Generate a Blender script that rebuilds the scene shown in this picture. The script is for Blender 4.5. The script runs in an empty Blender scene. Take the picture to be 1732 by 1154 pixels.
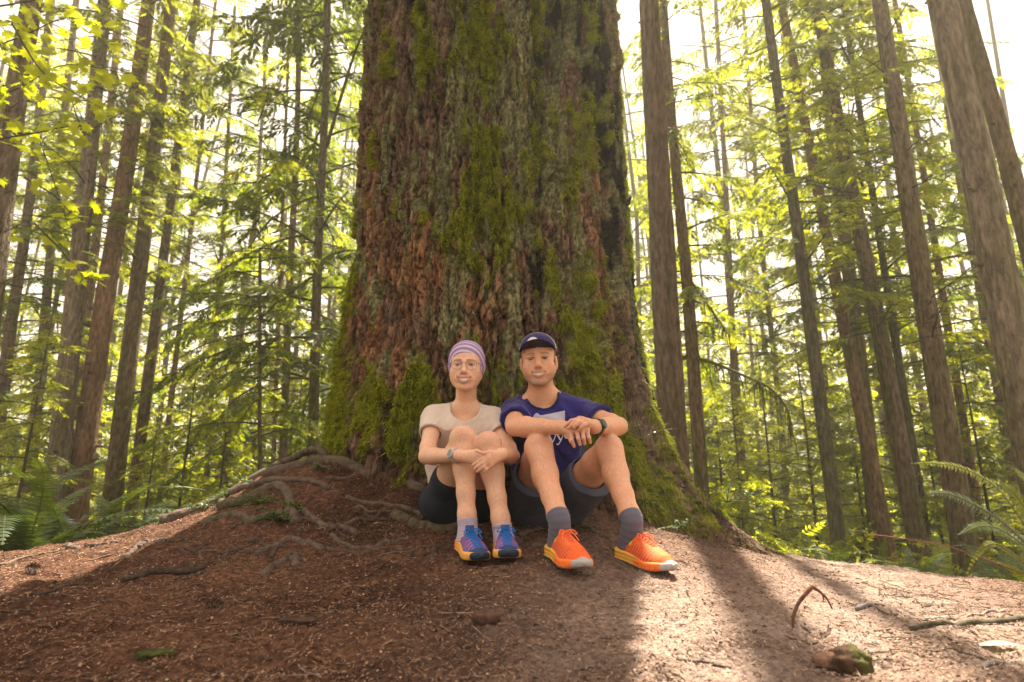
import bpy, math, random
import numpy as np
from mathutils import Vector, Matrix

scene = bpy.context.scene
COL = scene.collection
random.seed(7)
RNG = np.random.default_rng(11)

# ------------------------------------------------------------------ camera
PITCH = math.radians(13.4)
CAMZ = 0.31
FPX, PW, PH = 1000.0, 1732.0, 1154.0
cam = bpy.data.cameras.new("camera")
cam.sensor_width = 36.0
cam.lens = 36.0 * FPX / PW
cam.clip_start, cam.clip_end = 0.05, 600.0
cam.dof.use_dof = True
cam.dof.focus_distance = 2.5
cam.dof.aperture_fstop = 2.9
cam_ob = bpy.data.objects.new("camera", cam)
COL.objects.link(cam_ob)
cam_ob.location = (0, 0, CAMZ)
cam_ob.rotation_euler = (math.pi / 2 + PITCH, 0, 0)
scene.camera = cam_ob

# ------------------------------------------------------------------ sky and sun
SUN_AZ, SUN_EL = math.radians(13), math.radians(64)
world = bpy.data.worlds.new("World")
scene.world = world
world.use_nodes = True
wn, wl = world.node_tree.nodes, world.node_tree.links
wn.clear()
wo = wn.new("ShaderNodeOutputWorld")
wb = wn.new("ShaderNodeBackground")
sky = wn.new("ShaderNodeTexSky")
sky.sky_type = 'NISHITA'
sky.sun_disc = False
sky.sun_elevation, sky.sun_rotation = SUN_EL, SUN_AZ
sky.air_density, sky.dust_density, sky.ozone_density = 1.0, 4.0, 1.0
veil = wn.new("ShaderNodeMix"); veil.data_type = 'RGBA'          # thin bright cloud veil over the whole sky
veil.inputs[0].default_value = 0.92
veil.inputs[7].default_value = (2.50, 2.12, 1.86, 1)
wl.new(sky.outputs[0], veil.inputs[6])
wl.new(veil.outputs[2], wb.inputs[0])
wb.inputs[1].default_value = 0.1
wl.new(wb.outputs[0], wo.inputs[0])

sun = bpy.data.lights.new("sun", 'SUN')
sun.energy = 4.7
sun.angle = math.radians(0.55)
sun.color = (1.0, 0.91, 0.74)
sun_ob = bpy.data.objects.new("sun", sun)
COL.objects.link(sun_ob)
SUNDIR = Vector((math.sin(SUN_AZ) * math.cos(SUN_EL), math.cos(SUN_AZ) * math.cos(SUN_EL), math.sin(SUN_EL)))
sun_ob.rotation_euler = SUNDIR.to_track_quat('Z', 'Y').to_euler()
sun_ob.location = (0, 0, 20)

scene.view_settings.view_transform = 'Standard'
scene.view_settings.look = 'None'
scene.view_settings.exposure = 2.42
scene.view_settings.gamma = 1.0
scene.view_settings.use_curve_mapping = False
scene.render.engine = 'CYCLES'
scene.cycles.use_denoising = True
scene.cycles.max_bounces = 6
scene.cycles.diffuse_bounces = 4
scene.cycles.glossy_bounces = 2
scene.cycles.transmission_bounces = 4
scene.cycles.transparent_max_bounces = 6
scene.cycles.sample_clamp_indirect = 6.0

# ------------------------------------------------------------------ numeric helpers
CP, SP = math.cos(PITCH), math.sin(PITCH)
def ray(px, py):
    u, v = (px - PW / 2) / FPX, (PH / 2 - py) / FPX
    return np.array([u, CP - v * SP, SP + v * CP])
def W(px, py, Y):
    """the point of the place at world distance Y that the photograph shows at (px, py)"""
    d = ray(px, py)
    return np.array([0, 0, CAMZ]) + d * (Y / d[1])

_perm = np.random.default_rng(3).permutation(256).astype(np.int64)
_perm = np.concatenate([_perm, _perm, _perm])
_grad = np.random.default_rng(4).normal(size=(256, 3)); _grad /= np.linalg.norm(_grad, axis=1)[:, None]
_grad = _grad.astype(np.float32)
def perlin(x, y, z):
    x, y, z = np.broadcast_arrays(np.asarray(x, np.float32), np.asarray(y, np.float32), np.asarray(z, np.float32))
    xi, yi, zi = np.floor(x).astype(np.int64), np.floor(y).astype(np.int64), np.floor(z).astype(np.int64)
    xf, yf, zf = x - xi, y - yi, z - zi
    u, v, w = (t * t * t * (t * (t * 6 - 15) + 10) for t in (xf, yf, zf))
    xi &= 255; yi &= 255; zi &= 255
    def g(a, b, c):
        h = _perm[_perm[_perm[(xi + a) & 255] + ((yi + b) & 255)] + ((zi + c) & 255)]
        gg = _grad[h]
        return gg[..., 0] * (xf - a) + gg[..., 1] * (yf - b) + gg[..., 2] * (zf - c)
    x00 = g(0,0,0) * (1-u) + g(1,0,0) * u
    x10 = g(0,1,0) * (1-u) + g(1,1,0) * u
    x01 = g(0,0,1) * (1-u) + g(1,0,1) * u
    x11 = g(0,1,1) * (1-u) + g(1,1,1) * u
    return 1.5 * ((x00 * (1-v) + x10 * v) * (1-w) + (x01 * (1-v) + x11 * v) * w)
def fbm(x, y, z, n=4, lac=2.1, gain=.5):
    s, a = 0, 1.0
    for i in range(n):
        s = s + a * perlin(x * lac**i + 13.7*i, y * lac**i + 5.1*i, z * lac**i + 9.3*i)
        a *= gain
    return s
def sstep(a, b, x):
    t = np.clip((x - a) / (b - a), 0, 1)
    return t * t * (3 - 2 * t)
def lerpc(a, b, t):
    return np.asarray(a)[None, :] * (1 - t)[:, None] + np.asarray(b)[None, :] * t[:, None] if np.ndim(a) == 1 else a * (1 - t)[:, None] + np.asarray(b) * t[:, None]

def mesh_data(name, V, faces, mat=None, cols=None, smooth=True):
    """faces: list of int arrays (n,3) or (n,4); cols: (nv,3) colour of each vertex"""
    V = np.ascontiguousarray(V, np.float32)
    if isinstance(faces, np.ndarray): faces = [faces]
    faces = [np.asarray(f, np.int32) for f in faces if len(f)]
    me = bpy.data.meshes.new(name)
    me.vertices.add(len(V)); me.vertices.foreach_set("co", V.ravel())
    nl = sum(f.size for f in faces); nf = sum(len(f) for f in faces)
    me.loops.add(nl); me.polygons.add(nf)
    me.loops.foreach_set("vertex_index", np.concatenate([f.ravel() for f in faces]))
    st, off = [], 0
    for f in faces:
        st.append(off + np.arange(len(f)) * f.shape[1]); off += f.size
    me.polygons.foreach_set("loop_start", np.concatenate(st).astype(np.int32))
    me.update(calc_edges=True)
    me.polygons.foreach_set("use_smooth", np.full(nf, smooth))
    if cols is not None:
        a = me.color_attributes.new("Col", 'FLOAT_COLOR', 'POINT')
        c = np.ones((len(V), 4), np.float32); c[:, :3] = cols
        a.data.foreach_set("color", c.ravel())
    me.validate()
    if mat: me.materials.append(mat)
    return me

def obj(name, me, parent=None, label=None, cat=None, group=None, kind=None, loc=None, rot=None, scale=None):
    o = bpy.data.objects.new(name, me)
    COL.objects.link(o)
    if parent is not None: o.parent = parent
    if label: o["label"] = label
    if cat: o["category"] = cat
    if group: o["group"] = group
    if kind: o["kind"] = kind
    if loc is not None: o.location = loc
    if rot is not None: o.rotation_euler = rot
    if scale is not None: o.scale = scale
    return o
def thing(name, label, cat, group=None, loc=(0, 0, 0)):
    o = obj(name, None, None, label, cat, group, None, loc)
    o.empty_display_size = 0.1
    return o

class MB:
    """collects vertices and faces with colours into one mesh"""
    def __init__(s): s.V, s.F3, s.F4, s.C, s.n = [], [], [], [], 0
    def add(s, V, F, c=None):
        V = np.asarray(V, np.float32); F = np.asarray(F)
        if F.ndim == 2 and len(F):
            (s.F3 if F.shape[1] == 3 else s.F4).append(F + s.n)
        s.V.append(V)
        c = np.ones(3) if c is None else np.asarray(c, np.float32)
        s.C.append(np.broadcast_to(c, (len(V), 3)))
        s.n += len(V)
    def tube(s, pts, rad, n=6, c=None, cap=True, lump=0.0):
        pts = np.asarray(pts, float); m = len(pts)
        rad = np.broadcast_to(np.asarray(rad, float), (m,))
        T = np.gradient(pts, axis=0); T /= np.linalg.norm(T, axis=1)[:, None] + 1e-9
        ref = np.array([0.13, 0.21, 1.0]) if abs(T[:, 2]).mean() < .8 else np.array([1.0, .1, .2])
        A = np.cross(T, ref); A /= np.linalg.norm(A, axis=1)[:, None] + 1e-9
        B = np.cross(T, A)
        th = np.arange(n) * 2 * math.pi / n
        R = rad[:, None] * np.ones(n)[None]
        if lump:
            R = R * (1 + lump * RNG.normal(size=(m, n)))
        V = pts[:, None, :] + R[..., None] * (np.cos(th)[None, :, None] * A[:, None, :] + np.sin(th)[None, :, None] * B[:, None, :])
        V = V.reshape(-1, 3)
        i, j = np.meshgrid(np.arange(m - 1), np.arange(n), indexing='ij')
        a = i * n + j; b = i * n + (j + 1) % n
        F = np.stack([a, b, b + n, a + n], -1).reshape(-1, 4)
        if cap:
            k = len(V)
            V = np.vstack([V, pts[:1] - T[:1] * rad[0] * .4, pts[-1:] + T[-1:] * rad[-1] * .6])
            j = np.arange(n)
            F3 = np.vstack([np.stack([np.full(n, k), (j + 1) % n, j], 1), np.stack([np.full(n, k + 1), (m - 1) * n + j, (m - 1) * n + (j + 1) % n], 1)])
            s.F3.append(F3 + s.n)
        cc = c
        if c is not None and np.ndim(c) == 2 and len(c) == m:
            cc = np.repeat(np.asarray(c), n, 0)
            if cap: cc = np.vstack([cc, c[0], c[-1]])
        s.add(V, F, cc)
    def data(s, name, mat, smooth=True):
        F = []
        if s.F3: F.append(np.vstack(s.F3))
        if s.F4: F.append(np.vstack(s.F4))
        return mesh_data(name, np.vstack(s.V), F, mat, np.vstack(s.C), smooth)

def spline(pts, n):
    """smooth resampling of a polyline (Catmull-Rom), n points"""
    P = np.asarray(pts, float)
    if len(P) == 2: 
        t = np.linspace(0, 1, n)[:, None]; return P[0] * (1 - t) + P[1] * t
    Q = np.vstack([2 * P[0] - P[1], P, 2 * P[-1] - P[-2]])
    t = np.linspace(0, len(P) - 1 - 1e-6, n); i = t.astype(int); f = (t - i)[:, None]
    a, b, c, d = Q[i], Q[i + 1], Q[i + 2], Q[i + 3]
    return .5 * (2 * b + (c - a) * f + (2 * a - 5 * b + 4 * c - d) * f**2 + (3 * b - a - 3 * c + d) * f**3)

# ------------------------------------------------------------------ materials
def new_mat(name):
    m = bpy.data.materials.new(name); m.use_nodes = True
    nt = m.node_tree; nt.nodes.clear()
    out = nt.nodes.new("ShaderNodeOutputMaterial")
    return m, nt, out
def N(nt, kind, **kw):
    n = nt.nodes.new(kind)
    for k, v in kw.items():
        if k.startswith("i"): n.inputs[int(k[1:]) if k[1:].isdigit() else k[1:]].default_value = v
        else: setattr(n, k, v)
    return n
def col_mat(name, rough=.8, spec=.25, noise=30., amt=.25, bump=0., bscale=60., sss=0., sheen=0., stretch=(1, 1, 1), vary=0., metal=0., sssr=(1, .35, .2)):
    """colour attribute x fine procedural variation"""
    m, nt, out = new_mat(name); L = nt.links.new
    at = N(nt, "ShaderNodeAttribute", attribute_name="Col")
    tc = N(nt, "ShaderNodeTexCoord"); mp = N(nt, "ShaderNodeMapping"); mp.inputs[3].default_value = stretch
    L(tc.outputs["Object"], mp.inputs[0])
    nz = N(nt, "ShaderNodeTexNoise"); nz.inputs["Scale"].default_value = noise; nz.inputs["Detail"].default_value = 4
    L(mp.outputs[0], nz.inputs[0])
    mr = N(nt, "ShaderNodeMapRange"); mr.inputs[1].default_value = .3; mr.inputs[2].default_value = .7
    mr.inputs[3].default_value = 1 - amt; mr.inputs[4].default_value = 1 + amt
    L(nz.outputs[0], mr.inputs[0])
    mul = N(nt, "ShaderNodeVectorMath", operation='SCALE')
    L(at.outputs["Color"], mul.inputs[0]); L(mr.outputs[0], mul.inputs[3])
    last = mul.outputs[0]
    if vary:
        oi = N(nt, "ShaderNodeObjectInfo")
        mr2 = N(nt, "ShaderNodeMapRange"); mr2.inputs[3].default_value = 1 - vary; mr2.inputs[4].default_value = 1 + vary
        L(oi.outputs["Random"], mr2.inputs[0])
        m2 = N(nt, "ShaderNodeVectorMath", operation='SCALE'); L(last, m2.inputs[0]); L(mr2.outputs[0], m2.inputs[3]); last = m2.outputs[0]
    p = N(nt, "ShaderNodeBsdfPrincipled")
    p.inputs["Roughness"].default_value = rough
    p.inputs["Specular IOR Level"].default_value = spec
    p.inputs["Metallic"].default_value = metal
    if sss:
        p.inputs["Subsurface Weight"].default_value = sss
        p.inputs["Subsurface Radius"].default_value = sssr
        p.inputs["Subsurface Scale"].default_value = .008
    if sheen: p.inputs["Sheen Weight"].default_value = sheen
    L(last, p.inputs["Base Color"])
    if bump:
        nb = N(nt, "ShaderNodeTexNoise"); nb.inputs["Scale"].default_value = bscale; nb.inputs["Detail"].default_value = 5
        L(mp.outputs[0], nb.inputs[0])
        b = N(nt, "ShaderNodeBump"); b.inputs["Strength"].default_value = bump; b.inputs["Distance"].default_value = .01
        L(nb.outputs[0], b.inputs["Height"]); L(b.outputs[0], p.inputs["Normal"])
    L(p.outputs[0], out.inputs[0])
    return m
def leaf_mat(name, trans=.5, rough=.5, tint=(1.25, 1.25, .55), vary=.25, spec=.3):
    """thin leaves: reflect and let light through"""
    m, nt, out = new_mat(name); L = nt.links.new
    at = N(nt, "ShaderNodeAttribute", attribute_name="Col")
    oi = N(nt, "ShaderNodeObjectInfo")
    mr = N(nt, "ShaderNodeMapRange"); mr.inputs[3].default_value = 1 - vary; mr.inputs[4].default_value = 1 + vary
    L(oi.outputs["Random"], mr.inputs[0])
    mul = N(nt, "ShaderNodeVectorMath", operation='SCALE'); L(at.outputs["Color"], mul.inputs[0]); L(mr.outputs[0], mul.inputs[3])
    p = N(nt, "ShaderNodeBsdfPrincipled"); p.inputs["Roughness"].default_value = rough; p.inputs["Specular IOR Level"].default_value = spec
    L(mul.outputs[0], p.inputs["Base Color"])
    t = N(nt, "ShaderNodeBsdfTranslucent")
    m2 = N(nt, "ShaderNodeVectorMath", operation='MULTIPLY'); m2.inputs[1].default_value = tint
    L(mul.outputs[0], m2.inputs[0]); L(m2.outputs[0], t.inputs[0])
    mx = N(nt, "ShaderNodeMixShader"); mx.inputs[0].default_value = trans
    L(p.outputs[0], mx.inputs[1]); L(t.outputs[0], mx.inputs[2]); L(mx.outputs[0], out.inputs[0])
    return m

# ================================================================== ground
def _tps_fit(P, Z):
    n = len(P)
    r2 = ((P[:, None] - P[None]) ** 2).sum(-1)
    K = np.where(r2 > 0, .5 * r2 * np.log(r2 + 1e-12), 0) + np.eye(n) * .01
    A = np.zeros((n + 3, n + 3)); A[:n, :n] = K; A[:n, n] = 1; A[:n, n+1:] = P; A[n, :n] = 1; A[n+1:, :n] = P.T
    return np.linalg.solve(A, np.concatenate([Z, np.zeros(3)]))
_gp = []
for px, py, Y in [(800,962,2.2),(960,968,2.12),(1110,962,2.25),(850,950,2.3),(690,950,2.35),(560,960,2.3),(430,960,2.35),
                  (760,884,2.75),(905,884,2.85),(1000,878,2.9),(650,880,2.75),(520,880,2.75),
                  (700,828,3.0),(600,795,3.2),(555,772,3.4),(500,796,3.35),(450,806,3.3),(350,860,3.2),(200,905,3.2),(0,938,3.2),
                  (866,1154,1.4),(300,1154,1.42),(0,1154,1.45),(1400,1154,1.4),(1732,1154,1.4),
                  (300,1000,2.1),(0,1050,1.8),(600,1040,1.8),(1000,1040,1.8),
                  (1250,1000,2.2),(1280,942,3.1),(1150,915,2.9),(1450,1050,1.9),(1550,968,3.5),(1732,990,3.2),(1400,960,3.2),(1732,1100,1.7)]:
    _gp.append(W(px, py, Y))
for p in [(-2.9,4.4,-.28),(-1.5,4.5,.05),(-3.2,6,-.75),(0,6,-.45),(2.3,5.0,-.5),(4,6,-.8),(0,9,-.9),(-6,9,-1.0),(6,9,-1.0),
          (-.15,4.05,.42),(.8,4.3,.1),(0,0,-.27),(-3,0,-.25),(3,0,-.27),(-4.5,2,-.3),(4.5,2.4,-.35),(-5,4,-.4),(5,4,-.5),(0,-3,-.3),(-6,-3,-.3),(6,-3,-.3),
          (-1.25,3.75,.30),(3.2,3.9,-.33)]:
    _gp.append(np.array(p, float))
_gp = np.array(_gp)
_gw = _tps_fit(_gp[:, :2], _gp[:, 2])
def ground_z(x, y, fine=True):
    x = np.asarray(x, float); y = np.asarray(y, float); sh = np.broadcast(x, y).shape
    X = np.broadcast_to(x, sh).ravel(); Y = np.broadcast_to(y, sh).ravel()
    out = np.empty(len(X))
    for s in range(0, len(X), 60000):
        a, b = X[s:s+60000], Y[s:s+60000]
        ca, cb = np.clip(a, -6, 6), np.clip(b, -3, 9)
        r2 = (ca[:, None] - _gp[:, 0]) ** 2 + (cb[:, None] - _gp[:, 1]) ** 2
        z = (.5 * r2 * np.log(r2 + 1e-12)) @ _gw[:-3] + _gw[-3] + _gw[-2] * ca + _gw[-1] * cb
        d = np.sqrt(np.maximum(np.abs(a) - 5.0, 0) ** 2 + np.maximum(np.abs(b - 3) - 5.2, 0) ** 2)
        k = sstep(0, 3.0, d)
        far = -1.0 + .25 * perlin(a * .12, b * .12, 0.5) + .012 * np.maximum(b - 12, 0)
        z = z * (1 - k) + far * k
        out[s:s+60000] = z
    if fine:
        n = .022 * perlin(X * 3.1, Y * 3.1, 1.2) + .015 * perlin(X * 9, Y * 9, 4.) + .006 * perlin(X * 23, Y * 23, 7.)
        ridge = np.maximum(0, perlin(X * 5 + Y * 2, Y * 6, 9.) - .25)
        out = out + n - .02 * ridge
    return out.reshape(sh)
def G(px, py, y0=1.0, y1=4.2):
    """where the sight line through (px, py) meets the ground (or passes it most closely)"""
    d = ray(px, py); Ys = np.linspace(y0, y1, 260)
    P = np.array([0, 0, CAMZ]) + d[None] * (Ys / d[1])[:, None]
    g = P[:, 2] - ground_z(P[:, 0], P[:, 1], False)
    i = np.where(g <= 0)[0]
    k = i[0] if len(i) else int(np.argmin(g))
    return np.array([P[k, 0], P[k, 1], ground_z(P[k, 0], P[k, 1])])

def axis(segs):
    out = []
    for a, b, h in segs: out.append(np.arange(a, b - h * .3, h))
    out.append(np.array([segs[-1][1]]))
    return np.concatenate(out)
gx = axis([(-260,-60,40),(-60,-14,4),(-14,-5,.5),(-5,-3.4,.08),(-3.4,3.2,.0155),(3.2,5,.06),(5,14,.5),(14,60,4),(60,261,40)])
gy = axis([(-60,-8,8),(-8,.7,.35),(.7,3.8,.0155),(3.8,5.4,.06),(5.4,14,.3),(14,60,3),(60,280,40)])
GX, GY = np.meshgrid(gx, gy)
GZ = ground_z(GX, GY)
near = (np.abs(GX) < 3.5) & (GY > .6) & (GY < 4)
GZ = GZ + np.where(near, .0035 * perlin(GX * 60, GY * 60, 2.) + .002 * RNG.normal(size=GX.shape), 0)
ny, nx = GX.shape
i, j = np.meshgrid(np.arange(ny - 1), np.arange(nx - 1), indexing='ij')
F = np.stack([i * nx + j, i * nx + j + 1, (i + 1) * nx + j + 1, (i + 1) * nx + j], -1).reshape(-1, 4)

def ground_material():
    m, nt, out = new_mat("needle_litter_soil"); L = nt.links.new
    tc = N(nt, "ShaderNodeTexCoord")
    def noise(sc, det=5, st=None):
        n = N(nt, "ShaderNodeTexNoise"); n.inputs["Scale"].default_value = sc; n.inputs["Detail"].default_value = det; n.inputs["Roughness"].default_value = .65
        L(tc.outputs["Object"], n.inputs[0]); return n
    n1, n2, n3 = noise(1.6, 4), noise(45, 6), noise(160, 3)
    v = N(nt, "ShaderNodeTexVoronoi"); v.inputs["Scale"].default_value = 70; L(tc.outputs["Object"], v.inputs[0])
    r = N(nt, "ShaderNodeValToRGB"); e = r.color_ramp.elements
    e[0].position, e[0].color = .28, (.028, .016, .010, 1)
    e[1].position, e[1].color = .75, (.24, .145, .092, 1)
    x = e.new(.45); x.color = (.082, .042, .026, 1); x = e.new(.58); x.color = (.135, .071, .043, 1)
    L(n2.outputs[0], r.inputs[0])
    r1 = N(nt, "ShaderNodeValToRGB"); e = r1.color_ramp.elements
    e[0].position, e[0].color = .36, (.45, .38, .36, 1); e[1].position, e[1].color = .62, (1.22, 1.12, 1.08, 1)
    L(n1.outputs[0], r1.inputs[0])
    mx = N(nt, "ShaderNodeMix", data_type='RGBA', blend_type='MULTIPLY'); mx.inputs[0].default_value = 1
    L(r.outputs[0], mx.inputs[6]); L(r1.outputs[0], mx.inputs[7])
    # beyond the trodden mound the forest floor is green with moss and leaves
    at = N(nt, "ShaderNodeAttribute", attribute_name="Col")
    sp = N(nt, "ShaderNodeSeparateColor"); L(at.outputs["Color"], sp.inputs[0])
    gr = N(nt, "ShaderNodeValToRGB"); e = gr.color_ramp.elements
    e[0].position, e[0].color = .35, (.035, .030, .012, 1); e[1].position, e[1].color = .65, (.085, .10, .022, 1)
    L(n2.outputs[0], gr.inputs[0])
    mg = N(nt, "ShaderNodeMix", data_type='RGBA'); L(sp.outputs[0], mg.inputs[0]); L(mx.outputs[2], mg.inputs[6]); L(gr.outputs[0], mg.inputs[7])
    # dry trodden path, with the sun patches painted in as paler ground
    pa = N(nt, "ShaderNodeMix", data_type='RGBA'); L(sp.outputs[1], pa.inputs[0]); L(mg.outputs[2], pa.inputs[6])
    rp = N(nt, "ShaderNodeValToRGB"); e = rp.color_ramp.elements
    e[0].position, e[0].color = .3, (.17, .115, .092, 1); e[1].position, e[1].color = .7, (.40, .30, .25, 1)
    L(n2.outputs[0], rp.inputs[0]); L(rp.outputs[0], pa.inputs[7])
    p = N(nt, "ShaderNodeBsdfPrincipled"); p.inputs["Roughness"].default_value = .95; p.inputs["Specular IOR Level"].default_value = .12
    L(pa.outputs[2], p.inputs["Base Color"])
    ad = N(nt, "ShaderNodeMath", operation='ADD'); L(n2.outputs[0], ad.inputs[0]); L(v.outputs[0], ad.inputs[1])
    ad2 = N(nt, "ShaderNodeMath", operation='ADD'); L(ad.outputs[0], ad2.inputs[0]); L(n3.outputs[0], ad2.inputs[1])
    b = N(nt, "ShaderNodeBump"); b.inputs["Strength"].default_value = .8; b.inputs["Distance"].default_value = .012
    L(ad2.outputs[0], b.inputs["Height"]); L(b.outputs[0], p.inputs["Normal"]); L(p.outputs[0], out.inputs[0])
    return m
fx, fy = GX.ravel(), GY.ravel()
def path_sun_mask(x, y):
    # foot path from the right, plus sunlit ground before the tree painted pale
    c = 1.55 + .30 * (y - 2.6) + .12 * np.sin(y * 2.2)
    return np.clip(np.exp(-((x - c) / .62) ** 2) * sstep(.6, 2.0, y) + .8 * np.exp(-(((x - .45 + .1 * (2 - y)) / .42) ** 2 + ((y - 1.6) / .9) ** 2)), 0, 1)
green = sstep(.3, 1.2, np.maximum(np.maximum(fy - 3.75 - .25 * np.exp(-((fx - 2.2) / .7) ** 2), np.abs(fx) - 3.0), 0) + .25 * perlin(fx * 2, fy * 2, 3.))
gcol = np.stack([green, path_sun_mask(fx, fy) * (1 - green) * np.clip(.75 + .5 * perlin(fx * 6, fy * 6, 8.), 0, 1), np.zeros_like(fx)], 1)
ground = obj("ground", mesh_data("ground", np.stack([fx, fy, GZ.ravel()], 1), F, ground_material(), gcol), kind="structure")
ground["label"] = "brown needle covered forest floor rising to a mound under the giant tree"

# ================================================================== the giant tree
TX, TD = -0.15, 4.05
_rows = [(-120,612,1040),(0,612,1043),(150,603,1050),(300,598,1058),(450,589,1072),(560,575,1083),(650,563,1092),(720,556,1098),(765,545,1102)]
_tz, _tl, _tr = [], [], []
for py, l, r in _rows[::-1]:
    _tz.append(W(830, py, 3.8)[2])
    dl, dr = ray(l, py), ray(r, py)
    al, ar = math.atan2(dl[0], dl[1]), math.atan2(dr[0], dr[1])
    _tl.append(abs(TX * math.cos(al) - TD * math.sin(al))); _tr.append(abs(TX * math.cos(ar) - TD * math.sin(ar)))
_tz += [5.4, 6.5, 9, 16]; _tl += [.93, .84, .76, .6]; _tr += [.91, .82, .74, .6]
_tz = np.array(_tz); _tl = np.array(_tl) - .07; _tr = np.array(_tr) - .05
print("trunk radii", np.round(_tl, 2), np.round(_tr, 2), np.round(_tz, 2))

def ang(a): return (a + math.pi) % (2 * math.pi) - math.pi
th = axis([(-math.pi - .45, -math.pi * .94, .012), (-math.pi * .94, -.06 * math.pi, .0074), (-.06 * math.pi, .55, .012), (.55, math.pi - .45, .06)])[:-1]
tz = axis([(-.35, 4.55, .0098), (4.55, 6.5, .05), (6.5, 16, .4)])
TH, TZ = np.meshgrid(th, tz)
A = ang(TH)
def base_radius(A, Z):
    rl, rr = np.interp(Z, _tz, _tl), np.interp(Z, _tz, _tr)
    k = .5 + .5 * np.cos(A)
    r = rl * (1 - k) + rr * k
    # broad flutes and ribs that run up the bole
    for a0, s, amp in [(-2.75,.13,.030),(-2.35,.10,.025),(-2.02,.09,.035),(-1.72,.09,.02),(-1.40,.12,.045),(-1.12,.08,.025),(-.86,.09,.04),(-.60,.07,.05),(-.33,.08,.03),(.0,.1,.03),(2.9,.1,.03)]:
        w = a0 + .05 * perlin(Z * .55, a0 * 7, 0.3)
        r = r + amp * np.exp(-(ang(A - w) / s) ** 2) * (.75 + .5 * perlin(Z * .9, a0 * 3, 2.))
    for a0, s, amp in [(-.72,.035,.10),(-1.93,.035,.035),(-1.27,.03,.045),(-.46,.035,.09),(-2.55,.03,.04),(-1.58,.025,.03),(-1.0,.03,.05)]:   # deep fissures
        w = a0 + .06 * perlin(Z * .7, a0 * 11, 1.3)
        r = r - amp * np.exp(-(ang(A - w) / s) ** 2) * np.clip(.6 + perlin(Z * 1.1, a0 * 5, 4.), 0, 1.2)
    # spreading root feet
    zb = Z
    for a0, s, amp, h, z0 in [(-.50,.26,.62,.36,-.02),(-.95,.13,.20,.33,0.),(-.12,.22,.35,.4,-.05),(-2.72,.30,.05,.25,.35),(-2.1,.18,.08,.22,.25),(-1.5,.25,.08,.2,.2),(3.0,.35,.06,.3,.3)]:
        r = r + amp * np.exp(-(ang(A - a0) / s) ** 2) * np.exp(-np.maximum(zb - z0, -.2) / h)
    rid_ = np.abs(perlin(np.cos(A) * 5.5, np.sin(A) * 5.5, Z * .8 + 6)) 
    r = r + (.11 * sstep(.05, .40, rid_) - .06) * np.exp(-np.maximum(Z, -.1) / .55) * sstep(-1.35, -.7, A)
    return r
R0 = base_radius(A, TZ)
cx, sx = np.cos(A), np.sin(A)
ux, uy = cx * 1.0, sx * 1.0
# bark: long plates broken by furrows
warp = .35 * perlin(ux * 3, uy * 3, TZ * 1.6)
f1 = np.abs(perlin(ux * 9 + warp, uy * 9 + warp, TZ * 1.5))
f2 = np.abs(perlin(ux * 22 + warp * 2, uy * 22 - warp, TZ * 4.2 + 7))
f3 = perlin(ux * 48, uy * 48, TZ * 13)
f4 = fbm(ux * 70, uy * 70, TZ * 38, 2)
crack = np.abs(perlin(ux * 14 + 5, uy * 14, TZ * 11 + 3 + warp * 3))
f5 = np.abs(perlin(ux * 34 + warp * 3, uy * 34, TZ * 9 + 2))
def worley(u, v, seed):
    """2-D cells: nearest and second nearest distance and a random number of the nearest cell"""
    iu, iv = np.floor(u).astype(np.int64), np.floor(v).astype(np.int64)
    d1 = np.full(u.shape, 9., np.float32); d2 = d1.copy(); rid = np.zeros(u.shape, np.float32)
    for a in (-1, 0, 1):
        for b in (-1, 0, 1):
            h = _perm[_perm[(iu + a + seed) & 255] + ((iv + b) & 255)]; h2 = _perm[h + 37]
            d = ((iu + a + h / 256. - u) ** 2 + (iv + b + h2 / 256. - v) ** 2).astype(np.float32)
            m = d < d1; d2 = np.where(m, d1, np.minimum(d2, d)); rid = np.where(m, _perm[h2 + 91] / 256., rid).astype(np.float32); d1 = np.where(m, d, d1)
    return np.sqrt(d1), np.sqrt(d2), rid
arc = TH * 1.02
wa, wb = perlin(ux * 6, uy * 6, TZ * 3.1), perlin(ux * 6 + 9, uy * 6, TZ * 3.1 + 4)
wc, wd_ = perlin(ux * 25, uy * 25, TZ * 16), perlin(ux * 25 + 9, uy * 25, TZ * 16 + 4)
a1, a2, ra_ = worley(arc / .075 + .55 * wa + .32 * wc, TZ / .52 + .5 * wb + .22 * wd_, 3)
b1, b2, rb_ = worley(arc / .030 + .9 * wa + .60 * wc + .35 * f3, TZ / .150 + .8 * wb + .45 * wd_ + .25 * f4, 17)
e1, e2 = sstep(.02, .16, a2 - a1), sstep(.02, .15, b2 - b1)
fib = perlin(ux * 95, uy * 95, TZ * 9)
plate = sstep(.01, .20, f1) * .016 + e1 * (.016 + .028 * ra_) + e2 * (.005 + .019 * rb_) + .003 * fib + sstep(.0, .22, f5) * .005
cellc = .55 * ra_ + .45 * rb_
chunk = 0 * f1
RR = R0 + plate - .045 + .004 * f3 + .005 * f4
TXX, TYY = TX + RR * cx, TD + RR * sx
nz_, nt_ = TH.shape
depth = plate / .080
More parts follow.
